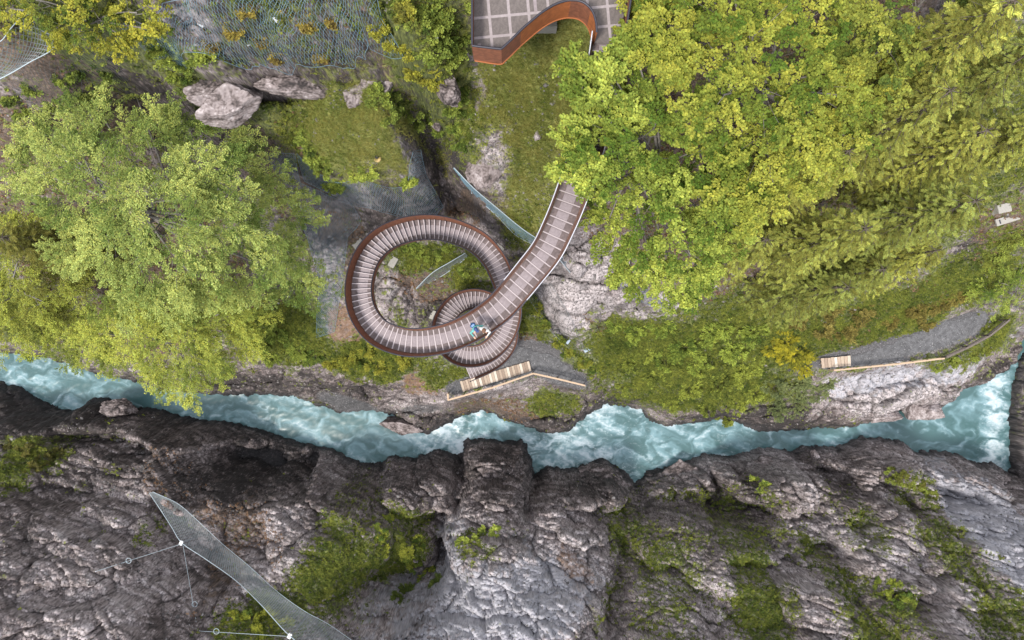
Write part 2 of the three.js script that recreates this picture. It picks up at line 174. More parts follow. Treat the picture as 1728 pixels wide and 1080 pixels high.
// what covers the ground: soft patches [kind, column, row, radius across, radius down, turn, strength]
const KIND = { grass: 0, moss: 1, litter: 2, pale: 3, dark: 4, gravel: 5, scree: 6, flat: 7, ochre: 8 };
const PATCH = [
  // north side: meadow and knob
  ['grass', 600, 215, 130, 70, 0, 1.3], ['grass', 900, 170, 110, 150, 15, 1.3], ['grass', 900, 320, 60, 100, 20, 1], ['grass', 880, 60, 100, 50, 0, 1], ['moss', 720, 60, 80, 80, 0, 1.2], ['moss', 740, 130, 60, 30, 0, 1], ['litter', 640, 60, 40, 70, 0, .7], ['moss', 480, 200, 60, 40, 0, .9], ['litter', 500, 215, 40, 40, 0, .6], ['grass', 660, 300, 60, 30, 0, .9],
  ['pale', 832, 270, 32, 45, 20, 1.1], ['pale', 805, 158, 14, 30, 0, .9], ['pale', 690, 275, 16, 30, 0, 1.2], ['pale', 628, 310, 50, 20, 0, .5],  ['dark', 740, 270, 35, 70, -10, 1.1], ['dark', 775, 345, 40, 35, 0, .8], ['litter', 780, 360, 40, 26, 0, .9], ['dark', 725, 205, 25, 30, 0, 1], ['pale', 735, 280, 12, 50, -10, .7],
  // netted crag
  ['ochre', 450, 40, 120, 40, 0, .6], ['dark', 480, 85, 170, 34, 0, .7], ['ochre', 400, 70, 60, 20, 0, .5], ['pale', 350, 60, 40, 16, 0, .4], ['dark', 500, 118, 150, 20, 0, .9], ['moss', 480, 30, 160, 50, 0, .8], ['moss', 400, 90, 60, 24, 0, .7], ['litter', 540, 60, 70, 40, 0, .6], ['dark', 590, 40, 60, 60, 0, .9], ['pale', 330, 20, 40, 30, 0, .8], ['pale', 560, 60, 30, 20, 0, .5], ['moss', 420, 110, 80, 20, 0, .5], ['moss', 130, 30, 150, 40, 0, 1], ['litter', 120, 140, 90, 60, 0, 1], ['dark', 250, 170, 60, 40, 0, 1.2], ['dark', 60, 70, 60, 30, 0, 1], ['moss', 280, 95, 50, 25, 0, 1], ['pale', 450, 145, 90, 12, 0, .9],
  // west slope
  ['litter', 60, 260, 90, 60, 0, 1], ['dark', 520, 330, 60, 60, 10, .4], ['litter', 480, 310, 40, 50, 0, .9], ['litter', 560, 370, 60, 30, 30, .8], ['pale', 555, 420, 26, 60, 0, .6], ['litter', 597, 430, 16, 45, 10, 1.2], ['pale', 565, 540, 20, 30, 0, .7], ['moss', 490, 560, 80, 50, 0, 1.2], ['litter', 440, 520, 60, 30, 0, .8], ['ochre', 580, 550, 25, 40, 0, 1.1], ['litter', 60, 400, 80, 80, 0, .9], ['litter', 250, 430, 160, 140, 0, .8], ['moss', 30, 530, 80, 50, 0, 1], ['litter', 200, 560, 160, 50, 0, .7],
  // below the loop to the river
  ['moss', 630, 605, 80, 32, 0, 1.5], ['ochre', 715, 640, 50, 30, 0, 1], ['moss', 740, 630, 40, 20, 0, .9], ['dark', 560, 655, 120, 26, 5, .9], ['gravel', 590, 685, 50, 22, 25, 1.6], ['pale', 700, 680, 70, 20, -10, .9], ['gravel', 710, 690, 50, 12, -8, .9], ['dark', 730, 715, 60, 20, 0, 1], ['dark', 440, 650, 100, 25, 0, 1.1], ['dark', 930, 715, 140, 26, 0, 1], ['litter', 850, 690, 90, 26, 0, .8], ['moss', 930, 680, 50, 22, 0, .9], ['pale', 870, 680, 60, 16, -10, .4], ['ochre', 590, 630, 60, 14, 0, .6],
  // inside and under the loop
  ['moss', 715, 430, 60, 26, 0, 1.3], ['pale', 660, 500, 28, 60, 0, 1], ['pale', 690, 510, 12, 50, 0, .8], ['litter', 690, 465, 26, 16, 0, 1.2], ['moss', 790, 450, 40, 35, 0, .9], ['litter', 740, 490, 70, 26, 0, .7], ['dark', 720, 520, 40, 30, 0, .7], ['litter', 800, 535, 40, 30, 0, .7], ['moss', 675, 530, 12, 26, 0, .8], ['dark', 640, 372, 120, 12, -10, .8], ['dark', 850, 420, 40, 35, 0, .8], ['pale', 830, 400, 40, 14, 45, .7],
  // gravel at the stair foot
  ['gravel', 880, 605, 70, 34, -10, 1.7], ['gravel', 945, 630, 50, 20, 20, 1.7], ['gravel', 770, 652, 18, 14, 0, 1.4], ['flat', 900, 612, 80, 26, -5, 1.4], ['flat', 955, 632, 45, 16, 20, 1.4], ['flat', 830, 640, 90, 26, -15, 1.2], ['litter', 870, 565, 40, 30, 0, .7], ['pale', 850, 655, 60, 14, -10, .7],
  // east rock
  ['pale', 960, 510, 60, 80, -28, 1.7], ['pale', 930, 470, 40, 30, 0, 1.2], ['pale', 1020, 470, 90, 45, 32, 1.6], ['pale', 990, 575, 26, 40, -20, 1], ['pale', 1070, 500, 90, 34, 20, 1.4], ['pale', 990, 430, 40, 50, 0, 1], ['moss', 900, 530, 22, 70, -25, 1.1], ['moss', 950, 600, 40, 25, 20, 1.2], ['ochre', 1000, 560, 30, 30, 0, .6], ['moss', 1100, 590, 130, 60, 10, 1.4], ['moss', 1180, 650, 150, 45, 0, 1.2], ['ochre', 1050, 610, 50, 20, 15, .5], ['dark', 1020, 680, 60, 26, 0, .9], ['moss', 880, 390, 30, 30, 0, .8], ['pale', 1030, 530, 30, 10, 20, .6], ['litter', 1000, 545, 40, 12, 30, .5],
  ['litter', 1250, 260, 300, 250, 0, .7], ['moss', 1300, 560, 200, 60, 0, 1], ['moss', 1500, 530, 110, 50, -15, 1.1], ['litter', 1560, 500, 60, 40, 0, .9], ['dark', 1520, 510, 30, 24, 0, 1], ['dark', 1650, 420, 40, 60, 20, 1], ['litter', 1690, 390, 50, 50, 0, 1], ['moss', 1690, 410, 40, 30, 0, .8], ['moss', 1640, 470, 90, 40, 0, 1], ['litter', 1450, 550, 80, 30, 0, .8], ['moss', 1640, 250, 160, 160, 0, .7], ['dark', 1640, 470, 30, 20, 0, .8],
  ['gravel', 1500, 588, 80, 22, -14, 2.2], ['gravel', 1600, 560, 70, 24, -20, 2.2], ['gravel', 1420, 605, 60, 16, -5, 1.8], ['flat', 1500, 590, 90, 20, -14, 1.4], ['flat', 1600, 562, 80, 22, -20, 1.4], ['flat', 1410, 610, 60, 14, 0, 1.2], ['scree', 1480, 640, 100, 24, -8, 1.1], ['pale', 1500, 670, 110, 32, -8, 1.5], ['scree', 1600, 620, 70, 26, -12, 1], ['moss', 1610, 605, 60, 16, -12, 1], ['pale', 1580, 680, 50, 26, -15, 1.3], ['dark', 1290, 705, 130, 18, 0, 1.1], ['dark', 1690, 640, 40, 40, 0, .8], ['moss', 1690, 560, 40, 30, 0, .9], ['pale', 1715, 720, 20, 90, 0, .6], ['scree', 1720, 560, 30, 20, 0, .7],
  ['grass', 760, 140, 70, 70, 0, .6], ['moss', 790, 210, 40, 50, 0, .9], ['moss', 1350, 960, 400, 150, 0, .62], ['moss', 560, 930, 200, 110, 0, .3], ['moss', 100, 850, 150, 100, 0, .2],
  // south wall
  ['dark', 60, 690, 130, 40, 6, 1.6], ['dark', 200, 720, 330, 45, 6, 1.2], ['dark', 430, 780, 130, 35, 10, 1.4], ['dark', 700, 800, 130, 36, 0, .7], ['dark', 850, 790, 70, 50, 0, 1.1], ['dark', 1000, 800, 110, 30, 0, .6], ['dark', 1250, 830, 80, 40, 0, .9], ['dark', 1420, 810, 40, 30, 0, .9], ['dark', 190, 770, 70, 30, 10, .9], ['pale', 240, 735, 50, 12, 8, .9], ['pale', 70, 722, 60, 9, 3, .7], ['pale', 330, 760, 40, 50, 20, .7], ['litter', 300, 790, 60, 40, 30, .7], ['moss', 50, 770, 60, 36, 0, 1.2], ['moss', 20, 820, 30, 20, 0, .9], ['moss', 280, 880, 30, 24, 0, .7], ['litter', 420, 880, 90, 40, 20, .7], ['pale', 490, 895, 60, 60, 30, .7], ['pale', 540, 800, 40, 26, 20, .7], ['moss', 600, 850, 80, 36, 20, .8], ['moss', 580, 950, 80, 70, 20, 1.2], ['moss', 680, 910, 50, 60, 0, 1.1], ['moss', 450, 1040, 80, 40, 0, 1.1], ['moss', 640, 980, 60, 40, 0, 1], ['litter', 380, 960, 40, 40, 30, .8], ['pale', 210, 1000, 120, 40, -20, .6], ['pale', 100, 930, 80, 50, 20, .3], ['dark', 60, 870, 60, 60, 0, .5], ['dark', 330, 1000, 60, 60, 0, .6], ['dark', 720, 990, 50, 30, -20, 1.1],
  ['pale', 860, 890, 120, 60, 20, .8], ['scree', 850, 1000, 150, 55, -10, 1.25], ['scree', 760, 930, 26, 60, 10, .9], ['pale', 960, 930, 60, 60, 40, 1], ['ochre', 960, 930, 20, 40, -40, .8], ['moss', 800, 905, 50, 22, 0, 1.3], ['moss', 870, 870, 60, 26, 10, .7], ['moss', 900, 950, 40, 30, 0, .7], ['moss', 790, 980, 50, 22, 0, .8], ['moss', 1060, 890, 60, 40, 0, 1], ['moss', 1110, 960, 70, 60, 0, 1], ['moss', 1010, 1000, 60, 30, 0, .8], ['moss', 1120, 1050, 80, 40, 0, .8], ['moss', 1240, 900, 60, 60, 0, 1], ['moss', 1270, 1000, 60, 80, 0, 1.2], ['moss', 1380, 960, 50, 60, -30, 1], ['moss', 1440, 880, 40, 40, 0, 1.1], ['moss', 1530, 815, 60, 40, 0, 1.1], ['moss', 1500, 1000, 50, 35, 0, 1.1], ['moss', 1580, 900, 60, 60, 20, 1], ['moss', 1450, 1060, 80, 40, 0, 1], ['moss', 1660, 1010, 90, 60, 0, 1.1], ['moss', 1600, 960, 40, 50, 0, .8], ['moss', 1590, 860, 70, 22, 0, .8], ['moss', 1280, 812, 30, 16, 20, 1], ['pale', 1310, 790, 60, 40, 30, 1.4], ['pale', 1450, 755, 60, 20, 0, 1], ['pale', 1530, 785, 50, 22, 0, 1], ['scree', 1690, 910, 70, 100, -25, 1.5], ['pale', 1500, 800, 90, 40, 0, .8], ['scree', 1640, 840, 50, 40, 0, 1], ['pale', 1360, 1010, 40, 60, -20, 1.2], ['pale', 1500, 940, 60, 40, 0, .9], ['pale', 1590, 1000, 50, 40, 0, .9], ['pale', 1400, 880, 80, 26, 0, .7], ['pale', 1150, 1000, 90, 50, 0, .4], ['scree', 700, 1060, 120, 26, 0, .9], ['pale', 1180, 780, 60, 20, -10, .9], ['dark', 1450, 800, 60, 30, 0, .8],
];
const CELL = 0.2, MX = Math.ceil((TX1 - TX0) / CELL) + 1, MZ = Math.ceil((TZ1 - TZ0) / CELL) + 1, NK = 9;
const cover = Array.from({ length: NK }, () => new Float32Array(MX * MZ));
for (const [k, px, py, rx, ry, turn, s] of PATCH) {
  const c = G(px, py), m = (CAM_Y - c.y) / FOCAL, a = rx * m, b = ry * m, ca = Math.cos(turn * Math.PI / 180), sa = Math.sin(turn * Math.PI / 180), R = Math.max(a, b) * 1.6, f = cover[KIND[k]];
  for (let j = Math.max(0, Math.floor((c.z - R - TZ0) / CELL)); j <= Math.min(MZ - 1, (c.z + R - TZ0) / CELL); j++) for (let i = Math.max(0, Math.floor((c.x - R - TX0) / CELL)); i <= Math.min(MX - 1, (c.x + R - TX0) / CELL); i++) {
    const dx = TX0 + i * CELL - c.x, dz = TZ0 + j * CELL - c.z, u = (dx * ca + dz * sa) / a, v = (-dx * sa + dz * ca) / b, d = Math.sqrt(u * u + v * v);
    const w = s * sstep(1.55, 0.45, d); if (w > f[j * MX + i]) f[j * MX + i] = w;
  }
}
function coverAt(k, x, z) {
  const f = cover[k], u = clamp((x - TX0) / CELL, 0, MX - 1.001), v = clamp((z - TZ0) / CELL, 0, MZ - 1.001), i = Math.floor(u), j = Math.floor(v), a = u - i, b = v - j, q = j * MX + i;
  return (f[q] * (1 - a) + f[q + 1] * a) * (1 - b) + (f[q + MX] * (1 - a) + f[q + MX + 1] * a) * b;
}
// lumps and clefts of the rock [column, row, radius across, down, turn, height]
const LUMP = [[842, 780, 62, 46, 0, 3.2], [700, 818, 84, 62, -5, 3.4], [1000, 800, 72, 32, -8, 2.2], [985, 845, 92, 44, 12, 2.8], [1292, 803, 82, 56, 10, 3.4], [1165, 805, 62, 30, -10, 1.6], [1440, 770, 84, 32, 0, 2.2], [1365, 812, 52, 44, 0, 1.8], [885, 915, 140, 92, 12, 3.6], [430, 740, 120, 24, 6, 1.8], [185, 702, 74, 24, 4, 1.6], [60, 722, 84, 22, 2, 1.5], [250, 740, 64, 20, 5, 1.3], [590, 810, 70, 30, 15, 1.8], [1540, 795, 66, 44, 0, 2.2], [1640, 805, 60, 34, 0, 1.8], [1480, 905, 80, 56, 0, 2.6], [1370, 1005, 66, 64, 0, 2.4], [1150, 905, 90, 60, 10, 2.6], [555, 905, 110, 76, 20, 2.6], [130, 940, 140, 80, 10, 2.2], [320, 810, 80, 50, 30, 2], [930, 1035, 110, 50, 0, 2.2], [1250, 960, 70, 60, 0, 2.2], [1600, 930, 70, 60, 0, 2.4], [1560, 1030, 80, 50, 0, 2], [1130, 1030, 90, 50, 0, 2], [240, 1030, 110, 60, 0, 2], [640, 1060, 70, 40, 0, 1.6], [770, 1030, 60, 40, 0, 1.6], [440, 1000, 60, 50, 0, 1.2], [1690, 960, 60, 80, 0, 1.6], [1460, 840, 60, 30, 0, 1.5],
  [440, 62, 80, 34, 8, 1.5], [555, 92, 64, 26, -6, 1.5], [345, 92, 60, 30, 15, 1.4], [615, 60, 40, 50, 0, 1.2], [500, 25, 60, 24, 0, 1.1], [700, 105, 60, 40, 10, 1.4], [380, 20, 60, 24, 0, 1.1], [740, 130, 40, 24, 0, 1], [1120, 520, 50, 22, 10, .9], [1180, 640, 90, 34, 10, .8], [1090, 640, 70, 30, 0, .7], [130, 130, 70, 40, 0, 1],
  [690, 712, 46, 16, 0, 1], [930, 720, 60, 18, 0, 1], [700, 684, 60, 12, -8, .6], [830, 270, 45, 60, 20, .9], [660, 500, 26, 60, 0, .6], [1010, 470, 90, 26, 32, .9], [1080, 500, 60, 22, 18, .9], [960, 520, 40, 90, -28, .6], [1500, 672, 90, 24, -8, .9], [1590, 676, 50, 24, -15, .9], [1290, 700, 70, 16, 0, .8], [1420, 704, 50, 16, 0, .7], [610, 215, 100, 50, 0, .8], [640, 310, 60, 24, 0, .8], [1300, 560, 60, 30, 0, .5]];
const CLEFT = [[[350, 775], [430, 785], [520, 790], 2.6, 22], [[640, 795], [640, 850], [700, 880], [742, 880], [738, 930], 3, 15], [[770, 765], [778, 800], [770, 850], 3, 11], [[904, 800], [900, 830], [890, 850], 3, 10], [[960, 850], [1040, 868], [1100, 850], [1160, 842], 2.6, 12], [[1200, 860], [1250, 858], [1300, 862], 2.6, 14], [[745, 940], [735, 975], [690, 1000], [620, 1000], 3.2, 14], [[1380, 790], [1420, 810], [1450, 850], [1440, 880], 3, 14], [[1360, 760], [1345, 790], [1370, 850], 2.4, 10], [[1570, 820], [1600, 840], [1660, 850], 1.8, 10], [[100, 740], [180, 750], [240, 765], 2, 12], [[870, 985], [860, 1010], .7, 7], [[1540, 900], [1560, 980], [1545, 1030], 2.2, 11], [[1060, 930], [1050, 1000], [1020, 1060], 2.2, 13], [[270, 850], [320, 920], [390, 980], 1.8, 14], [[0, 830], [120, 850], [220, 900], 1.6, 11], [[1220, 940], [1300, 960], [1420, 930], 1.8, 11], [[1130, 960], [1180, 1000], [1200, 1060], 1.8, 11], [[1200, 800], [1215, 830], [1200, 860], 2, 9], [[60, 1000], [180, 985], [320, 960], 1.5, 12],
  [[300, 110], [400, 95], [480, 110], .9, 9], [[590, 20], [580, 70], [600, 110], .9, 9], [[660, 60], [650, 110], .8, 9], [[715, 195], [730, 250], [745, 310], [770, 350], 1.3, 16], [[700, 150], [722, 200], .8, 8], [[940, 420], [1000, 455], [1060, 505], .7, 7], [[895, 470], [930, 540], [970, 590], .8, 9], [[690, 480], [705, 540], .5, 6], [[230, 160], [270, 175], [320, 190], 1.5, 14], [[330, 148], [400, 152], [440, 150], [480, 148], [540, 146], 3, 9], [[610, 140], [660, 148], [710, 160], 1.6, 8]];
const ROCK = { r: 0, crack: 0, b: 0, c: 0 };
function rockRelief(x, h, z, wx, wz, amp) {
  // beds dip to the east: u runs along the strike, v across the beds
  const u = x * .9 + z * .42 + wx * .5, v = -x * .36 + z * .62 + h * .72 + wz * .5, w = z * .6 - h * .75 + x * .2;
  const A = cells(u * 0.20, v * 0.42, w * 0.28), B = cells(u * 0.48 + wz * .3, v * 1.25, w * 0.7), C = cells(u * 1.3 + wz * .6, v * 3.4 + wx * .6, w * 1.9);
  const ga = Math.max(0, .10 - (A[1] - A[0])) * 10, gb = Math.max(0, .11 - (B[1] - B[0])) * 9, gc = Math.max(0, .12 - (C[1] - C[0])) * 8;
  ROCK.crack = Math.max(ga, gb * .8, gc * .5); ROCK.b = B[2]; ROCK.c = C[2];
  const tb = ((B[2] * 7.3) % 1 - .5) * B[3] + ((B[2] * 13.7) % 1 - .5) * B[4], tc = ((C[2] * 7.3) % 1 - .5) * C[3] + ((C[2] * 13.7) % 1 - .5) * C[4];
  ROCK.r = amp * (1.0 * fbm(x * 0.24, h * 0.24, z * 0.24, 3) + 1.2 * (A[2] - .5) - .7 * ga + .5 * (B[2] - .5) - .3 * gb + .9 * tb + .14 * (C[2] - .5) - .09 * gc + .4 * tc + .42 * ridged(u * 0.4, v * 1.3, w * 0.5, 4) + .16 * ridged(u * 1.4, v * 4.2, w * 1.6, 3));
  return ROCK;
}
{
  const L = LUMP.map(([px, py, rx, ry, t, h]) => { const c = G(px, py), m = (CAM_Y - c.y) / FOCAL; return { c, a: rx * m, b: ry * m, ca: Math.cos(t * Math.PI / 180), sa: Math.sin(t * Math.PI / 180), h }; });
  const C = CLEFT.map(a => { const w = a[a.length - 1], d = a[a.length - 2], p = a.slice(0, -2).map(q => G(...q)); return { p, d, w: w * (CAM_Y - p[0].y) / FOCAL, x0: Math.min(...p.map(q => q.x)) - 2.5, x1: Math.max(...p.map(q => q.x)) + 2.5, z0: Math.min(...p.map(q => q.z)) - 2.5, z1: Math.max(...p.map(q => q.z)) + 2.5 }; });
  const FLATS = [[9.18, [[758, 668], [776, 640], [800, 630], [850, 604], [872, 585], [890, 590], [925, 596], [950, 612], [985, 650], [940, 640], [900, 632], [840, 652]]], [6.45, [[1385, 600], [1440, 596], [1500, 580], [1560, 558], [1640, 532], [1690, 500], [1700, 535], [1650, 568], [1590, 604], [1500, 616], [1440, 622], [1385, 624]]]].map(([y, l]) => { const poly = l.map(([a, b]) => P(a, b, y)); return { y, poly, x0: Math.min(...poly.map(p => p.x)) - 1, x1: Math.max(...poly.map(p => p.x)) + 1, z0: Math.min(...poly.map(p => p.z)) - 1, z1: Math.max(...poly.map(p => p.z)) + 1 }; });
  for (let j = 0; j <= TNZ; j++) for (let i = 0; i <= TNX; i++) {
    const q = j * (TNX + 1) + i, x = TX0 + i * TDX, z = zOf(j); let h = hgt[q];
    const wx = 0.7 * fbm(x * 0.7, 3, z * 0.7, 3), wz = 0.7 * fbm(x * 0.7, 31, z * 0.7, 3);
    for (const l of L) { const dx = x + wx - l.c.x, dz = z + wz - l.c.z; if (Math.abs(dx) > 8 || Math.abs(dz) > 8) continue; const u = (dx * l.ca + dz * l.sa) / l.a, v = (-dx * l.sa + dz * l.ca) / l.b, d = u * u + v * v; if (d < 1) h += l.h * Math.pow(1 - d, 0.5); }
    for (const c of C) { if (x < c.x0 || x > c.x1 || z < c.z0 || z > c.z1) continue; let d = 9; for (let s = 0; s < c.p.length - 1; s++) d = Math.min(d, segDist(x + wx * .6, z + wz * .6, c.p[s], c.p[s + 1])); h -= c.d * Math.exp(-((d / c.w) ** 2)); }
    const soft = Math.max(coverAt(0, x, z), coverAt(1, x, z) * .7, coverAt(2, x, z) * 0.6), flat = clamp(coverAt(7, x, z)), rocky = clamp(Math.max(coverAt(3, x, z), coverAt(4, x, z), coverAt(6, x, z)) - soft * 0.5 + (z > 11 ? 0.75 : z < -11.5 && x < -3 ? .5 : 0.12)) * (1 - flat);
    // fractured rock: tilted blocks, ribs and strata
    const r = rockRelief(x, h, z, wx, wz, z > 11 ? 1 : .62).r;
    const e = 0.28 * fbm(x * 0.5, 7, z * 0.5, 4) + 0.07 * fbm(x * 2.6, 2, z * 2.6, 3);
    h += mix(e * (1 - flat * .85), r, rocky);
    for (const f of FLATS) { if (x < f.x0 || x > f.x1 || z < f.z0 || z > f.z1) continue; const d = polyDist(x, z, f.poly); if (d < .9) h = mix(f.y + .05 * fbm(x, 2, z, 2), h, sstep(0.1, .9, d)); }
    // river channel
    const sd = z > -2 && z < 22 ? polyDist(x + 0.5 * fbm(x * 1.3, 5, z * 1.3, 3), z + 0.5 * fbm(x * 1.3, 15, z * 1.3, 3), RIVER) : 5;
    if (sd < 0) h = -0.25 - Math.min(1.6, -sd * 1.4); else if (sd < 1.3) { const k = Math.pow(sd / 1.3, 0.6); h = mix(-0.25, Math.max(h, 0.4), k); }
    else h = Math.max(h, 0.4);
    hgt[q] = h;
  }
}
console.log('heights done');

// ---------------------------------------------------------------- ground mesh
const soilOf = { grass: [.185, .205, .046], grass2: [.31, .295, .085], moss: [.085, .105, .024], moss2: [.165, .18, .04], litter: [.125, .088, .064], litter2: [.26, .17, .13], palest: [.58, .515, .52], pale: [.33, .275, .272], mid: [.145, .113, .108], dark: [.04, .032, .031], wet: [.028, .027, .03], gravel: [.11, .105, .11], gravel2: [.2, .19, .2], scree: [.44, .45, .51], ochre: [.235, .125, .06] };
for (const k in soilOf) soilOf[k] = soilOf[k].map(v => v * .66);
function lerp3(o, a, t) { o[0] += (a[0] - o[0]) * t; o[1] += (a[1] - o[1]) * t; o[2] += (a[2] - o[2]) * t; }
/** ragged edges: cover is looked up at a displaced place */
function warp(x, z) { return [x + 1.5 * fbm(x * .45, 21, z * .45, 4) + .5 * noise(x * 2.1, 4, z * 2.1), z + 1.5 * fbm(x * .45, 61, z * .45, 4) + .5 * noise(x * 2.1, 14, z * 2.1)]; }
function groundColor(x, y, z, o, tilt) {
  const w = 0.9 * fbm(x * 0.9, y * 0.9, z * 0.9, 3), f = fbm(x * 3.1, y * 3.1, z * 3.1, 4), ff = noise(x * 9, y * 9, z * 9), g = noise(x * 19, y * 19, z * 19);
  const south = z > 11;
  // rock: strata, blotches, lichen speckle
  const sx = x * .9 + z * .42, sy = -x * .36 + z * .62 + y * .72, sz = z * .6 - y * .75 + x * .2;
  const str = ridged(sx * 0.5 + w, sy * 2.6 + w, sz * 0.6, 4), veins = 1 - Math.abs(noise(sx * 1.1 + f, sy * 5.5, sz * 1.6)), beds = noise(sx * 1.2 + w, sy * 8 + f * 2, sz * 2);
  const [ux, uz] = warp(x, z), cp = coverAt(3, ux, uz), cd = coverAt(4, ux, uz), cs = coverAt(6, ux, uz), co = coverAt(8, ux, uz), cg = coverAt(0, ux, uz), cm = coverAt(1, ux, uz), cl = coverAt(2, ux, uz), cv = coverAt(5, x, z);
  const wx = 0.7 * fbm(x * 0.7, 3, z * 0.7, 3), wz = 0.7 * fbm(x * 0.7, 31, z * 0.7, 3), K = rockRelief(x, y, z, wx, wz, 1);
  let t = (south ? 0.64 : 0.52) + 0.6 * w + 0.30 * str + 0.5 * f + .38 * beds + 0.45 * (K.b - .5) + .45 * (K.c - .5) + .5 * fbm(x * .16, y * .16, z * .16, 2) + 0.5 * cp - 0.55 * cd + 0.5 * cs;
  o[0] = soilOf.dark[0]; o[1] = soilOf.dark[1]; o[2] = soilOf.dark[2];
  lerp3(o, soilOf.mid, sstep(0.0, 0.4, t)); lerp3(o, soilOf.pale, sstep(0.35, 0.8, t)); lerp3(o, soilOf.palest, sstep(0.85, 1.5, t));
  lerp3(o, soilOf.palest, 0.6 * sstep(0.25, 0.5, g * 0.6 + ff * 0.5 + 0.12 * t) * (south ? 1 : .6)); lerp3(o, soilOf.dark, 0.75 * sstep(0.22, 0.5, -g * 0.5 - ff * 0.6 + 0.12));
  lerp3(o, soilOf.dark, 0.5 * sstep(0.93, 0.99, veins)); lerp3(o, soilOf.dark, .6 * sstep(.2, .8, K.crack + .4 * f));
  lerp3(o, soilOf.scree, sstep(0.45, 1.05, cs + 1.0 * f + 0.5 * w + .3 * (K.c - .5)) * 0.6);
  lerp3(o, soilOf.ochre, sstep(0.45, 1, co + 0.9 * f + 0.5 * w) * 0.75);
  // growth and loose cover: patchy, broken by fine noise
  const n1 = 0.75 * w + 1.0 * f + 0.35 * ff, n2 = 0.9 * fbm(x * 1.7 + 40, y * 1.7, z * 1.7, 4) + 0.3 * g;
  const bare = south ? -0.6 : 0.45;
  const litter = sstep(0.35, 0.75, cl + (south ? -0.1 : 0.15) + n2 - 0.35 * cp - 0.3 * cd);
  lerp3(o, soilOf.litter, litter * 0.85); lerp3(o, soilOf.litter2, litter * sstep(0.1, 0.4, ff + g * .6) * 0.7);
  const moss = sstep(0.4, 0.78, cm * 1.0 + bare * 0.55 + n1 * 1.15 + 0.3 * K.crack + 0.25 * tilt - 0.45 * cp - 0.35 * cd - 0.4 * cs - 0.3 * co + (south ? 0 : 0.12));
  lerp3(o, soilOf.moss, moss * 0.9); lerp3(o, soilOf.moss2, moss * sstep(-0.1, 0.5, f * 1.5 + ff * 0.6) * 0.8); { const q = 1 + moss * (.5 * ff + .45 * g); o[0] *= q; o[1] *= q; o[2] *= q; }
  const gr_ = sstep(0.4, 0.8, cg + n1 * 0.8 - 0.7 * cp - 0.5 * cd);
  lerp3(o, soilOf.grass, gr_); lerp3(o, soilOf.grass2, gr_ * sstep(-0.2, 0.5, n2 + ff * 0.4));
  const gv = sstep(0.55, 1.05, cv + 0.5 * f + 0.2 * w);
  lerp3(o, soilOf.gravel, gv); lerp3(o, soilOf.gravel2, gv * sstep(0.05, 0.4, g + ff * .5) * 0.7);
  // splash zone of the river: wet rock
  const wet = z > 0 && z < 20 ? sstep(2.0, 0.3, y + 1.5 * w + 0.8 * f) : 0;
  if (wet > 0) { const k = wet * (1 - gv * 0.8) * (1 - clamp(cp - .6)); lerp3(o, soilOf.wet, k * 0.8); }
  const m = 1 + 0.22 * g + 0.3 * ff; o[0] *= m; o[1] *= m; o[2] *= m;
}
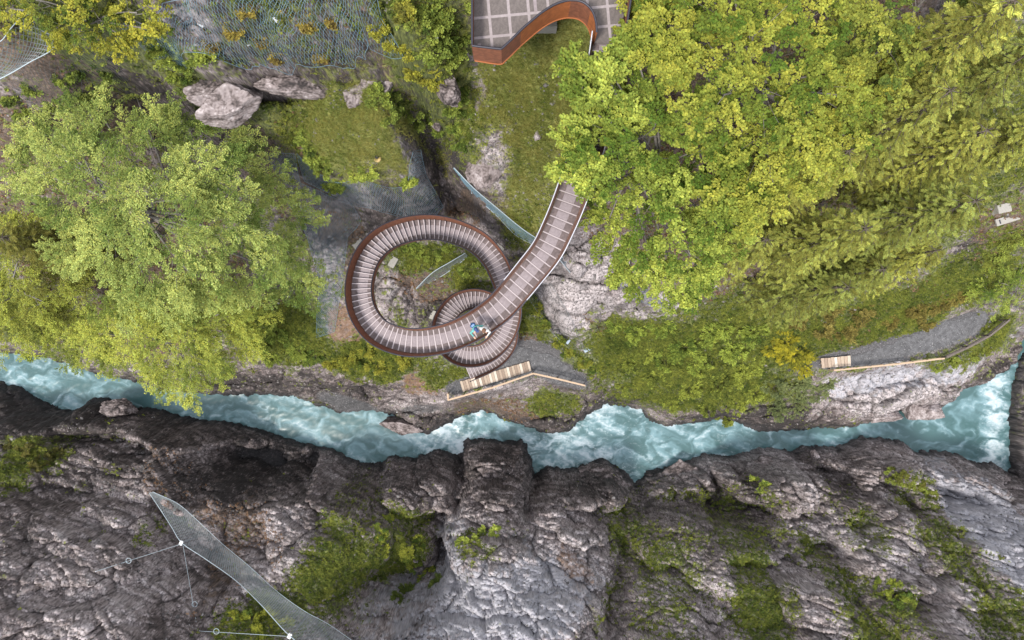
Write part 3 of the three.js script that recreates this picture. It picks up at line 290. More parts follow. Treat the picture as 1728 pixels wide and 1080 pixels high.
{
  const N1 = TNX + 1, pos = new Float32Array(N1 * (TNZ + 1) * 3);
  for (let j = 0; j <= TNZ; j++) for (let i = 0; i <= TNX; i++) {
    const q = j * N1 + i, x = TX0 + i * TDX, z = zOf(j), h = hgt[q], i0 = Math.max(0, i - 1), i1 = Math.min(TNX, i + 1), j0 = Math.max(0, j - 1), j1 = Math.min(TNZ, j + 1);
    const gx = (hgt[j * N1 + i1] - hgt[j * N1 + i0]) / ((i1 - i0) * TDX), gz = (hgt[j1 * N1 + i] - hgt[j0 * N1 + i]) / (zOf(j1) - zOf(j0)), il = 1 / Math.hypot(gx, 1, gz);
    // fine relief along the slope's own normal
    const rocky = clamp(1.2 - 1.1 * Math.max(coverAt(0, x, z), coverAt(7, x, z), coverAt(5, x, z) * .8, coverAt(1, x, z) * .4)), d = h < 0 ? 0 : rocky * (0.16 * ridged(x * 1.9, h * 2.6, z * 1.9, 4) + 0.08 * noise(x * 5, h * 5, z * 5)) + 0.02 * noise(x * 7, h * 7, z * 7);
    pos[q * 3] = x - gx * il * d; pos[q * 3 + 1] = h + il * d; pos[q * 3 + 2] = z - gz * il * d;
  }
  const bump = dataTex(512, 512, (i, j, c) => { const u = i / 512 * Math.PI * 2, v = j / 512 * Math.PI * 2; c[0] = c[1] = c[2] = 0.5 + 0.45 * fbm(Math.cos(u) * 2.4 + 9, Math.sin(u) * 2.4 + Math.cos(v) * 2.4, Math.sin(v) * 2.4, 5) + 0.1 * noise(i * .37, j * .37, 4); }, false, [TX1 / 2.2, 59 / 1.7]);
  const HALF = TNX / 2, W = 1900, H = 1480, o = [0, 0, 0];
  for (const side of [0, 1]) { // west and east half, each with its own colour map
    const i0 = side * HALF, n1 = HALF + 1, p = new Float32Array(n1 * (TNZ + 1) * 3), uv = new Float32Array(n1 * (TNZ + 1) * 2), idx = new Uint32Array(HALF * TNZ * 6); let n = 0;
    for (let j = 0; j <= TNZ; j++) for (let i = 0; i < n1; i++) { const q = j * n1 + i, s = (j * N1 + i0 + i) * 3; p[q * 3] = pos[s]; p[q * 3 + 1] = pos[s + 1]; p[q * 3 + 2] = pos[s + 2]; uv[q * 2] = i / HALF; uv[q * 2 + 1] = j / TNZ; }
    for (let j = 0; j < TNZ; j++) for (let i = 0; i < HALF; i++) { const a = j * n1 + i, b = a + 1, c = a + n1, d = c + 1; if ((i + j) & 1) { idx[n++] = a; idx[n++] = c; idx[n++] = b; idx[n++] = b; idx[n++] = c; idx[n++] = d; } else { idx[n++] = a; idx[n++] = c; idx[n++] = d; idx[n++] = a; idx[n++] = d; idx[n++] = b; } }
    const geo = new THREE.BufferGeometry(); geo.setAttribute('position', new THREE.BufferAttribute(p, 3)); geo.setAttribute('uv', new THREE.BufferAttribute(uv, 2)); geo.setIndex(new THREE.BufferAttribute(idx, 1)); geo.computeVertexNormals();
    const map = dataTex(W, H, (i, j, c) => { const x = TX0 + (side + (i + .5) / W) * TX1, z = zOf((j + .5) / H * TNZ); if (z < -19 || z > 27.5) { c[0] = c[1] = c[2] = .3; return; } const y = groundAt(x, z), gx = groundAt(x + .2, z) - groundAt(x - .2, z), gz = groundAt(x, z + .2) - groundAt(x, z - .2); groundColor(x, y, z, c, 1 - Math.min(2, Math.hypot(gx, gz) * 2.5)); c[0] = toS(c[0]); c[1] = toS(c[1]); c[2] = toS(c[2]); }, true);
    const t = mesh('terrain', geo, new THREE.MeshStandardMaterial({ map, bumpMap: bump, bumpScale: 0.035, roughness: 0.92, side: THREE.DoubleSide })); t.userData.kind = 'structure';
  }
}
console.log('ground done');

// ---------------------------------------------------------------- river
{
  const X0 = -54, X1 = 54, Z0 = -4, Z1 = 18, NX = 640, NZ = 140, W = 2048, H = 440;
  const flow = RIVER_N.map(([a], i) => a); // columns only
  const chaos = x => 0.16 + 0.85 * Math.exp(-(((x + 6) / 3.6) ** 2)) + 0.75 * Math.exp(-(((x - 6.5) / 5) ** 2)) + 0.3 * Math.exp(-(((x - 20) / 6) ** 2)) + 0.3 * Math.exp(-(((x + 47) / 5) ** 2)) + 0.15 * Math.exp(-(((x + 24) / 9) ** 2)) + 1.0 * Math.exp(-(((x - 46.6) / 1.2) ** 2));
  const hw = (x, z) => { const c = chaos(x), w = 0.6 * fbm(x * 0.35, 2, z * 0.5, 3); return c * (0.16 * ridged(x * 0.42 + w * 2, 1, z * 0.75 + w * 2, 4) + 0.07 * noise(x * 1.9, 5, z * 2.6)) + 0.02 * noise(x * 3.5, 8, z * 3.5); };
  const g = new THREE.PlaneGeometry(X1 - X0, Z1 - Z0, NX, NZ); g.rotateX(-Math.PI / 2); g.translate((X0 + X1) / 2, 0, (Z0 + Z1) / 2);
  const p = g.attributes.position, uv = g.attributes.uv;
  for (let i = 0; i < p.count; i++) { const x = p.getX(i), z = p.getZ(i); p.setY(i, hw(x, z)); uv.setXY(i, (x - X0) / (X1 - X0), (z - Z0) / (Z1 - Z0)); }
  g.computeVertexNormals();
  const deep = [.055, .11, .115], milk = [.15, .25, .28], foam = [.50, .57, .61];
  const map = dataTex(W, H, (i, j, c) => {
    const x = X0 + (i + .5) / W * (X1 - X0), z = Z0 + (j + .5) / H * (Z1 - Z0), k = chaos(x), w = fbm(x * 0.3, 3, z * 0.4, 4), w2 = fbm(x * 0.9 + 20, 3, z * 1.3, 4);
    const veil = fbm(x * 0.5 + w * 2.5, 11, z * 0.9 + w * 2.5, 5), lace = ridged(x * 0.8 + w2 * 1.8, 4, z * 1.5 + w2 * 1.8, 5), fine = noise(x * 5 + w2 * 3, 6, z * 8);
    const sd = -polyDist(x, z, RIVER);
    c[0] = deep[0]; c[1] = deep[1]; c[2] = deep[2];
    lerp3(c, milk, sstep(-0.25, 0.45, veil * 1.3 + 0.42 * k + w * 0.5 - 0.1));
    const fo = lace * 0.5 + veil * 1.1 + fine * 0.12 + 0.6 * k - 0.36 + 0.22 * Math.max(0, 1 - Math.abs(sd) / 0.7) * k;
    lerp3(c, foam, sstep(0.2, 1.05, fo) * 0.95); lerp3(c, foam, 0.35 * sstep(0.72, 0.93, lace + 0.25 * fine) * sstep(0.15, 0.7, k));
    c[0] = toS(c[0]); c[1] = toS(c[1]); c[2] = toS(c[2]);
  }, true);
  const m = new THREE.MeshPhysicalMaterial({ map, roughness: 0.28, ior: 1.33 });
  const r = mesh('river', g, m); r.userData.kind = 'structure';
}
console.log('river done');

// ---------------------------------------------------------------- materials of the built things
function grain(key, r, g, b, o = {}) { // weathered plate: blotches and fine speckle in the colour itself
  if (mats[key]) return mats[key];
  const sc = o.scale ?? 1, amt = o.amt ?? 0.35, sx = o.sx ?? 1;
  const t = dataTex(256, 256, (i, j, c) => { const x = i / 256, y = j / 256, u = x * 2 * Math.PI, v = y * 2 * Math.PI, k = 1 + amt * (1.6 * fbm(Math.cos(u) * 1.2 * sx, Math.sin(u) * 1.2 * sx + Math.cos(v) * 1.2, Math.sin(v) * 1.2 + (key.length * 3.3), 5) + 0.5 * noise(i * .6, j * .6, key.length)); c[0] = toS(r * k); c[1] = toS(g * k * (o.hue ? mix(1, k, -o.hue) : 1)); c[2] = toS(b * k); }, true, [1 / sc, 1 / sc]);
  return mats[key] = new THREE.MeshPhysicalMaterial({ map: t, roughness: o.rough ?? 0.75, metalness: o.metal ?? 0, side: THREE.DoubleSide });
}
const CORTEN = grain('corten', .17, .062, .032, { amt: .5, scale: 1.4 }), CORTEN2 = grain('corten_bright', .27, .085, .024, { amt: .4, scale: 1.7 });
const TREAD = grain('tread', .115, .088, .088, { amt: .4, scale: .9 }), TREADL = grain('tread_light', .215, .18, .19, { amt: .22, scale: .8 }), NOSE = mat('nosing', .35, .30, .31, .5);
const DARKST = mat('dark_steel', .022, .02, .03, .5), GALV = mat('galvanised', .36, .36, .4, .42, { metalness: .5 }), CONC = grain('concrete', .27, .255, .23, { amt: .2, scale: 1 }), STEELB = mat('brown_beam', .12, .06, .045, .7);
const WOODS = [[.34, .26, .2], [.44, .36, .29], [.25, .185, .14], [.52, .45, .38], [.36, .285, .22]].map((c, i) => grain('plank_wood' + 'x'.repeat(i), ...c, { amt: .3, scale: .5, sx: 3 })), RAILW = grain('rail_wood_y', .40, .29, .2, { amt: .25, scale: .5 }), LOGW = grain('old_log_wood', .1, .08, .07, { amt: .4 });
const NETM = mat('net_wire', .13, .215, .275, .5), NETG = mat('net_wire_grey', .2, .225, .235, .5), NETD = mat('net_wire_dark', .075, .10, .12, .55), ROPE = mat('wire_rope', .34, .4, .44, .45), PLATE = mat('pale_plate', .45, .46, .48, .5);
/** closed solid from a bottom and a top loop of equal length, uv in metres */
function prism(bot, top) {
  const n = bot.length, pos = [], uv = [], tri = (a, b, c) => { for (const p of [a, b, c]) { pos.push(p.x, p.y, p.z); uv.push(p.x + p.y * .37, p.z + p.y * .61); } };
  for (let i = 0; i < n; i++) { const j = (i + 1) % n; tri(bot[i], bot[j], top[j]); tri(bot[i], top[j], top[i]); }
  const f = THREE.ShapeUtils.triangulateShape(top.map(p => new THREE.Vector2(p.x, p.z)), []);
  for (const [a, b, c] of f) { tri(top[a], top[b], top[c]); tri(bot[a], bot[c], bot[b]); }
  const g = new THREE.BufferGeometry(); g.setAttribute('position', new THREE.Float32BufferAttribute(pos, 3)); g.setAttribute('uv', new THREE.Float32BufferAttribute(uv, 2)); g.computeVertexNormals(); return g;
}
const slab = (loop, th) => prism(loop.map(p => V(p.x, p.y - th, p.z)), loop);
/** upright sheet that follows a line of points (base), with height, thickness and outward lean */
function sheet(base, h, th, lean, drop = 0) {
  const pos = [], uv = [], idx = []; let s = 0;
  base.forEach((b, i) => {
    if (i) s += b.p.distanceTo(base[i - 1].p);
    for (const [o, y, l] of [[-th / 2, -drop, 0], [-th / 2, h, lean], [th / 2, h, lean], [th / 2, -drop, 0]]) { pos.push(b.p.x + b.n.x * (o + l), b.p.y + y, b.p.z + b.n.z * (o + l)); uv.push(s, y + o * 3); }
  });
  for (let i = 0; i < base.length - 1; i++) for (let k = 0; k < 4; k++) { const a = i * 4 + k, b = i * 4 + (k + 1) % 4; idx.push(a, b, a + 4, b, b + 4, a + 4); }
  const e = (base.length - 1) * 4; idx.push(0, 2, 1, 0, 3, 2, e, e + 1, e + 2, e, e + 2, e + 3);
  const g = new THREE.BufferGeometry(); g.setAttribute('position', new THREE.Float32BufferAttribute(pos, 3)); g.setAttribute('uv', new THREE.Float32BufferAttribute(uv, 2)); g.setIndex(idx); const f = g.toNonIndexed(); f.computeVertexNormals(); return f;
}

// ---------------------------------------------------------------- spiral staircase
const PLAT_Y = 37;
const stairPlan = [[1025, 72], [1019, 110], [1012, 145], [1003, 192], [989, 250], [972, 305], [956, 350], [940, 388], [921, 426], [890, 466], [871, 489], [840, 523], [792, 555], [743, 573], [687, 576], [641, 558], [617, 525], [611, 484], [624, 437], [651, 407], [693, 390], [733, 387], [772, 395], [810, 414], [835, 442], [850, 475], [859, 505], [861, 530], [854, 558], [840, 579], [819, 595], [799, 600], [779, 598], [761, 586], [750, 568], [749, 548], [757, 530], [773, 513], [792, 506], [811, 506], [830, 514], [847, 531], [857, 552], [857, 575], [845, 596], [826, 611], [805, 621], [788, 628]];
const stair = (() => {
  const c = new THREE.CatmullRomCurve3(stairPlan.map(([a, b]) => V(a, 0, b)), false, 'centripetal').getPoints(1200);
  const run = slope => { let y = PLAT_Y - 0.1; const out = [{ p: P(c[0].x, c[0].z, y), s: 0 }]; let s = 0; for (let i = 1; i < c.length; i++) { const a = out[i - 1].p, q = P(c[i].x, c[i].z, y), d = Math.hypot(q.x - a.x, q.z - a.z); y -= slope * d; s += d; out.push({ p: P(c[i].x, c[i].z, y), s }); } return out; };
  let lo = 0.2, hi = 0.8; for (let k = 0; k < 30; k++) { const m = (lo + hi) / 2; if (run(m)[c.length - 1].p.y > 9.45) lo = m; else hi = m; }
  const L = run(lo), T = L[L.length - 1].s;
  console.log('stair slope', lo.toFixed(3), 'length', T.toFixed(1));
  return { T, slope: lo, at(s) { s = clamp(s, 0, T); let i = 0, j = L.length - 1; while (j - i > 1) { const m = (i + j) >> 1; if (L[m].s <= s) i = m; else j = m; } const t = (s - L[i].s) / (L[j].s - L[i].s + 1e-9), p = L[i].p.clone().lerp(L[j].p, t), a = L[Math.max(0, i - 6)].p, b = L[Math.min(L.length - 1, j + 6)].p, d = V(b.x - a.x, 0, b.z - a.z).normalize(); return { p, d, n: V(-d.z, 0, d.x) }; } };
})();
const NTREAD = []; // distance, going and height of each tread: deep treads on the straight flight, shallow ones in the loops
for (let s = 0; s < stair.T - .3;) { const g = mix(mix(.44, .31, sstep(11, 20, s)), .27, sstep(34, 40, s)); NTREAD.push({ s, g, y: stair.at(s).p.y - stair.slope * g * .5 }); s += g; }
{
  const st = thing('spiral_staircase', 'long rusty steel staircase looping down in a double spiral from the viewing platform', 'staircase');
  const edge = (s, w, y) => { const f = stair.at(s); return V(f.p.x + f.n.x * w, y, f.p.z + f.n.z * w); };
  for (const { s: s0, g, y } of NTREAD) {
    const s1 = s0 + g + 0.03;
    const q = (a, b, w0, w1, yy) => [edge(a, w0, yy), edge(b, w0, yy), edge(b, w1, yy), edge(a, w1, yy)];
    const t = mesh('tread', slab(q(s0, s1, -.61, .61, y), .05), TREAD, st);
    mesh('walking_strip', slab(q(s0 + .02, s1 - .07, -.26, .32, y + .006), .006), TREADL, t);
    mesh('nosing', slab(q(s1 - .05, s1 + .005, -.6, .6, y + .014), .04), NOSE, t);
  }
  const line = (s0, s1, w, n, dy = 0) => Array.from({ length: n + 1 }, (_, i) => { const s = mix(s0, s1, i / n), f = stair.at(s), sg = Math.sign(w); return { p: V(f.p.x + f.n.x * w, f.p.y + dy, f.p.z + f.n.z * w), n: V(f.n.x * sg, 0, f.n.z * sg) }; });
  const PAN = 1.62, NP = Math.floor(stair.T / PAN), RUN_END = 12.6;
  for (const w of [-.66, .66]) {
    for (let i = 0; i < NP; i++) {
      const s0 = i * PAN, s1 = s0 + PAN - 0.015;
      mesh('railing_panel', sheet(line(s0 + .02, s1, w, 5), .98, .022, .1, .06), s0 < RUN_END ? mats.corten_run ??= grain('corten_run', .19, .10, .07, { amt: .4, scale: 1.2 }) : CORTEN, st);
      mesh('railing_post', sheet(line(s0 - .03, s0 + .03, w * 1.03, 1), 1.0, .05, .1, .2), STEELB, st);
    }
    mesh('stringer', sheet(line(0, stair.T, w * .97, 240), -.02, .04, 0, .34), STEELB, st);
    const top = s => { const f = stair.at(s), k = Math.sign(w) * (.66 + .1); return V(f.p.x + f.n.x * k, f.p.y + 1.0, f.p.z + f.n.z * k); };
    const pts = (a, b, n) => Array.from({ length: n + 1 }, (_, i) => top(mix(a, b, i / n)));
    const h1 = mesh('handrail', tube(pts(0, RUN_END, 40), .03, 120, 7), GALV, st); h1.userData.label = 'bare silver handrail of the upper flight';
    const h2 = mesh('handrail', tube(pts(RUN_END, stair.T, 150), .036, 420, 7), DARKST, st); h2.userData.label = 'dark handrail of the loops';
  }
  const spine = Array.from({ length: 121 }, (_, i) => { const f = stair.at(stair.T * i / 120); return V(f.p.x, f.p.y - .5, f.p.z); });
  mesh('spine_beam', tube(spine, .15, 360, 8), STEELB, st);
  for (const s of [4, 9, 14.6, 36, 46.5, 52]) { if (s > stair.T - 2) continue; const f = stair.at(s).p, g = groundAt(f.x, f.z); if (f.y - .5 - g > .6) mesh('support_column', rod(V(f.x, g - .4, f.z), V(f.x, f.y - .45, f.z), .11, 8), STEELB, st); }
}

// ---------------------------------------------------------------- viewing platform
{
  const pl = thing('viewing_platform', 'steel viewing platform with grating floor and curved orange rust parapet', 'platform');
  const y = PLAT_Y, M = (a, b) => P(a, b, y);
  const curve = new THREE.CatmullRomCurve3([[847, 98], [862, 84], [878, 68], [895, 53], [915, 37], [938, 24], [960, 19], [979, 22], [993, 34], [1000, 52], [1002, 72]].map(a => M(...a)), false, 'centripetal').getPoints(40);
  const outline = [M(800, -120), M(800, 93), ...curve, M(1048, 74), M(1050, 40), M(1058, 0), M(1075, -120)];
  mesh('deck_frame', slab(outline, .22), grain('deck_frame', .25, .215, .22, { amt: .2 }), pl);
  const ang = -0.09, ca = Math.cos(ang), sa = Math.sin(ang), o = M(832, 95), S = 0.84, GR = grain('deck_grating', .105, .088, .084, { amt: .35, scale: .7 });
  const clipCell = (poly, cell) => { let out = poly; for (let e = 0; e < 4; e++) { const a = cell[e], b = cell[(e + 1) % 4], inside = p => (b.x - a.x) * (p.z - a.z) - (b.z - a.z) * (p.x - a.x) >= 0, inp = out; out = []; for (let i = 0; i < inp.length; i++) { const c = inp[i], d = inp[(i + 1) % inp.length], ic = inside(c), id = inside(d); if (ic) out.push(c); if (ic !== id) { const r = (b.x - a.x), q = (b.z - a.z), den = r * (d.z - c.z) - q * (d.x - c.x), t = -(r * (c.z - a.z) - q * (c.x - a.x)) / den; out.push(V(c.x + (d.x - c.x) * t, y, c.z + (d.z - c.z) * t)); } } } return out; };
  const area = p => { let s = 0; p.forEach((a, i) => { const b = p[(i + 1) % p.length]; s += a.x * b.z - b.x * a.z; }); return Math.abs(s) / 2; };
  for (let i = -3; i < 10; i++) for (let j = -7; j < 2; j++) {
    const g = .06, cell = [[i * S + g, j * S + g], [(i + 1) * S - g, j * S + g], [(i + 1) * S - g, (j + 1) * S - g], [i * S + g, (j + 1) * S - g]].map(([u, v]) => V(o.x + u * ca - v * sa, y, o.z + u * sa + v * ca));
    const c = clipCell(outline, cell).map(p => V(p.x, y + .008, p.z)); if (c.length < 3 || area(c) < .03) continue;
    mesh('grating_panel', slab(c, .008), GR, pl);
    const n = cell.map(p => p.clone()); // a bearing bar under each grating shows through as a lighter strip on a few
    if ((i * 7 + j * 3) % 5 === 0 && area(c) > .5) { const u0 = (i + .28) * S, u1 = (i + .44) * S, v0 = (j + .3) * S, v1 = (j + .95) * S; mesh('worn_plate', slab([[u0, v0], [u1, v0], [u1, v1], [u0, v1]].map(([u, v]) => V(o.x + u * ca - v * sa, y + .014, o.z + u * sa + v * ca)), .005), TREADL, pl); }
  }
  // parapet: sheets from below the deck up to the rail
  const side = (pts, name, m) => { const c = pts.map((p, i) => { const a = pts[Math.max(0, i - 1)], b = pts[Math.min(pts.length - 1, i + 1)], d = V(b.x - a.x, 0, b.z - a.z).normalize(); return { p, n: V(-d.z, 0, d.x) }; }); return mesh(name, sheet(c, 1.05, .03, 0, .5), m, pl); };
  const seg = (a, b, n) => Array.from({ length: n + 1 }, (_, i) => a.clone().lerp(b, i / n));
  const out = .03;
  const left = seg(M(799, -120), M(799, 94), 6); for (let i = 0; i < 6; i += 2) side(left.slice(i, i + 3), 'parapet_panel', CORTEN);
  side(seg(M(799.5, 94), M(847, 99.5), 2), 'parapet_panel', CORTEN);
  for (let i = 0; i < 40; i += 8) side(curve.slice(i, i + 9).map(p => V(p.x, p.y, p.z + out)), 'parapet_panel', i === 8 || i === 32 || i === 16 ? CORTEN2 : CORTEN);
  const right = seg(M(1049, 72), M(1076, -120), 4); for (let i = 0; i < 4; i += 2) side(right.slice(i, i + 3), 'parapet_panel', CORTEN);
  const up = p => V(p.x, p.y + 1.07, p.z);
  mesh('cap_rail', tube([M(799, -120), M(799, 0), M(799, 93)].map(up), .05, 12, 6), DARKST, pl);
  mesh('cap_rail', tube([M(799, 94), M(823, 97), M(847, 99.5)].map(up), .05, 8, 6), DARKST, pl);
  mesh('cap_rail', tube(curve.map(p => up(V(p.x, p.y, p.z + out))), .05, 60, 6), DARKST, pl);
  mesh('cap_rail', tube([M(1049, 72), M(1060, 0), M(1076, -120)].map(up), .05, 12, 6), DARKST, pl);
  const foot = [...curve].map(p => V(p.x, p.y - .5, p.z + out + .03)); mesh('base_rail', tube([V(M(800, 95).x, y - .5, M(800, 95).z), ...foot], .035, 80, 6), CORTEN2, pl);
  for (const [a, b] of [[830, -70], [905, -70], [1035, -60]]) { const p = M(a, b), g = groundAt(p.x, p.z); mesh('support_column', rod(V(p.x, g - .5, p.z), V(p.x, y - .2, p.z), .13, 8), STEELB, pl); }
  const c = M(921, 34), g = G(922, 36); 
  const pad = mesh('concrete_footing', slab([[-.5, -.4], [.5, -.4], [.5, .4], [-.5, .4]].map(([a, b]) => V(g.x + a, g.y + .35, g.z + b)), .8), CONC); tag(pad, 'pale concrete block in the grass under the curved parapet', 'footing', 'concrete footings');
}
// concrete pads around the spiral
for (const [px, py, w, d, t, label] of [[606, 413, .8, .62, -.6, 'square concrete pad at the outer upper-left edge of the big loop'], [735, 533, .78, .7, .35, 'square concrete pad beside the small lower loop'], [842, 420, .62, .5, .8, 'narrow concrete pad behind the upper right of the big loop'], [664, 443, .5, .8, .5, 'thin concrete pad just inside the big loop']]) {
  const g = G(px, py), c = Math.cos(t), s = Math.sin(t); let top = -9; const pts = [[-w, -d], [w, -d], [w, d], [-w, d]].map(([a, b]) => V(g.x + (a * c - b * s) / 2, 0, g.z + (a * s + b * c) / 2)); for (const p of pts) top = Math.max(top, groundAt(p.x, p.z)); top = Math.min(top + .06, g.y + .55);
  tag(mesh('concrete_footing', slab(pts.map(p => V(p.x, top, p.z)), 1.2), CONC), label, 'footing', 'concrete footings');
}

// ---------------------------------------------------------------- gravel paths, timber decks and rails
function pathSheet(name, plan) {
  const poly = plan.map(([a, b, y]) => P(a, b, y)), x0 = Math.min(...poly.map(p => p.x)), x1 = Math.max(...poly.map(p => p.x)), z0 = Math.min(...poly.map(p => p.z)), z1 = Math.max(...poly.map(p => p.z)), D = .14, pos = [], uv = [];
  const ok = (x, z) => polyDist(x + .35 * fbm(x * 1.1, 1, z * 1.1, 3), z + .35 * fbm(x * 1.1, 8, z * 1.1, 3), poly) < 0;
  const put = (x, z) => { pos.push(x, groundAt(x, z) + .045 + .02 * noise(x * 6, 1, z * 6), z); uv.push(x, z); };
  for (let x = x0 - .3; x < x1 + .3; x += D) for (let z = z0 - .3; z < z1 + .3; z += D) if (ok(x + D / 2, z + D / 2)) { put(x, z); put(x, z + D); put(x + D, z); put(x + D, z); put(x, z + D); put(x + D, z + D); }
  let g = new THREE.BufferGeometry(); g.setAttribute('position', new THREE.Float32BufferAttribute(pos, 3)); g.setAttribute('uv', new THREE.Float32BufferAttribute(uv, 2)); g = mergeVertices(g, 1e-3); g.computeVertexNormals();
  mats.path ??= (() => { const t = dataTex(512, 512, (i, j, c) => { const x = i / 512, y = j / 512, u = x * 2 * Math.PI, v = y * 2 * Math.PI, A = [Math.cos(u) * 5, Math.sin(u) * 5 + Math.cos(v) * 5, Math.sin(v) * 5], n = fbm(A[0] * .3, A[1] * .3, A[2] * .3, 4), k = cells(A[0] * 7, A[1] * 7, A[2] * 7); const b = .085 * (1 + .9 * n + .9 * (k[2] - .5)) + (k[2] > .95 ? .1 : 0); c[0] = toS(b * 1.0); c[1] = toS(b * .985); c[2] = toS(b * 1.04); }, true, [1 / 3, 1 / 3]); return new THREE.MeshStandardMaterial({ map: t, roughness: .95 }); })();
  const m = mesh(name, g, mats.path); m.userData.kind = 'structure'; return m;
}
pathSheet('gravel_path', [[756, 664, 9], [776, 640, 9], [800, 632, 9], [850, 608, 9.2], [872, 580, 9.4], [890, 590, 9.3], [925, 598, 9.3], [950, 612, 9.3], [975, 632, 9.4], [986, 648, 9.4], [940, 636, 9.2], [900, 630, 9.2], [840, 648, 9]]);
pathSheet('gravel_path', [[1398, 598, 6.5], [1440, 600, 6.4], [1490, 585, 6.4], [1540, 566, 6.5], [1590, 545, 6.6], [1640, 535, 6.8], [1700, 490, 7.3], [1760, 470, 7.6], [1760, 500, 7.5], [1700, 535, 7], [1650, 566, 6.7], [1590, 600, 6.4], [1500, 612, 6.4], [1440, 618, 6.4], [1400, 620, 6.5]]);
function deck(name, label, A, B, C, D, n, y) { // planks laid between edge AB (one end) and DC (other end)
  const t = thing(name, label, 'walkway');
  for (let i = 0; i < n; i++) {
    const u0 = i / n + .05 / n, u1 = (i + 1) / n - .06 / n, e0 = rr(-.02, .03), e1 = rr(-.02, .03), L = (a, b, u) => a.clone().lerp(b, u);
    const a0 = L(A, B, u0), a1 = L(A, B, u1), d0 = L(D, C, u0), d1 = L(D, C, u1), k = rr(0, .012);
    const q = [L(a0, d0, -e0), L(a1, d1, -e0), L(a1, d1, 1 + e1), L(a0, d0, 1 + e1)].map(p => V(p.x, y + k, p.z));
    mesh('plank', slab(q, .05), WOODS[Math.floor(rnd() * 5)], t);
  }
  for (const u of [.12, .5, .88]) { const a = A.clone().lerp(D, u), b = B.clone().lerp(C, u), d = V(b.z - a.z, 0, a.x - b.x).normalize().multiplyScalar(.05); mesh('joist', slab([a.clone().sub(d), b.clone().sub(d), b.clone().add(d), a.clone().add(d)].map(p => V(p.x, y - .05, p.z)), .16), WOODS[2], t); }
  return t;
}
const DY = 9.38;
deck('timber_walkway', 'pale plank walkway at the foot of the spiral staircase', P(776, 644, DY), P(893, 609, DY), P(897, 626, DY), P(781, 661, DY), 27, DY);
deck('timber_walkway', 'short grey plank bridge beside the yellow-tipped pine', P(1385, 605, 6.75), P(1435, 600, 6.72), P(1436, 617, 6.72), P(1387, 621, 6.75), 9, 6.75);
function fence(name, label, pts, h, mt, r = .05, post = 1.4) {
  const t = thing(name, label, 'fence'); 
  const gnd = pts.map(([a, b, y]) => P(a, b, y));
  for (let i = 0; i < gnd.length - 1; i++) {
    const a = gnd[i], b = gnd[i + 1], n = Math.max(1, Math.round(a.distanceTo(b) / post)), d = V(b.x - a.x, 0, b.z - a.z).normalize(), s = V(-d.z, 0, d.x).multiplyScalar(r);
    for (const [k, hh, nm] of [[1, h, 'top_rail'], [.8, h * .5, 'lower_rail']]) { const q = [a.clone().addScaledVector(s, k), b.clone().addScaledVector(s, k), b.clone().addScaledVector(s, -k), a.clone().addScaledVector(s, -k)]; q.forEach(p => p.y += hh); mesh(nm, slab(q, .06), mt, t); }
    for (let j = 0; j <= n; j++) { if (j === 0 && i) continue; const p = a.clone().lerp(b, j / n), gy = Math.min(groundAt(p.x, p.z), p.y) - .3; mesh('post', rod(V(p.x, gy, p.z), V(p.x, p.y + h - .02, p.z), r * .9, 6), mt, t); }
  }
  return t;
}
fence('wooden_fence', 'light wooden railing along the plank walkway and the gravel landing', [[757, 663, 9.4], [758, 673, 9.4], [830, 653, 9.4], [899, 629, 9.4], [940, 638, 9.4], [985, 649, 9.4]], .95, RAILW, .06);
fence('wooden_fence', 'light wooden rail between gravel path and pale river rocks', [[1400, 624, 6.7], [1440, 620, 6.6], [1510, 613, 6.5], [1583, 604, 6.5]], .9, RAILW, .055);
fence('log_fence', 'dark weathered log fence at the bend of the gravel path', [[1588, 602, 6.5], [1625, 585, 6.6], [1660, 566, 6.8], [1692, 540, 7]], .85, LOGW, .075);
{ // concrete bench in the clearing
  const g = G(1692, 372), t = thing('concrete_bench', 'pale concrete slab bench in the clearing beside the gully', 'bench', V(g.x, g.y, g.z)); t.rotation.y = .3;
  mesh('seat', box(1.75, .12, .5, 0, .47, 0), CONC, t); mesh('leg', box(.16, .9, .42, -.6, -.04, 0), CONC, t); mesh('leg', box(.16, .9, .42, .6, -.04, 0), CONC, t); mesh('fixing_plate', box(.1, .012, .3, -.6, .537, 0), DARKST, t);
  const b = G(1687, 353); const bl = mesh('stone_block', (() => { const q = new THREE.BoxGeometry(.95, .7, .6, 6, 4, 4), p = q.attributes.position; for (let i = 0; i < p.count; i++) { const x = p.getX(i), y = p.getY(i), z = p.getZ(i); p.setXYZ(i, x * (1 - .12 * Math.abs(z)) + .05 * noise(x * 4, y * 4, z * 4), y, z + .05 * noise(x * 4 + 9, y * 4, z * 4)); } q.computeVertexNormals(); return q; })(), CONC); bl.position.set(b.x, b.y + .15, b.z); bl.rotation.y = .2; tag(bl, 'pale squared stone block behind the concrete bench', 'stone');
}
console.log('built done');

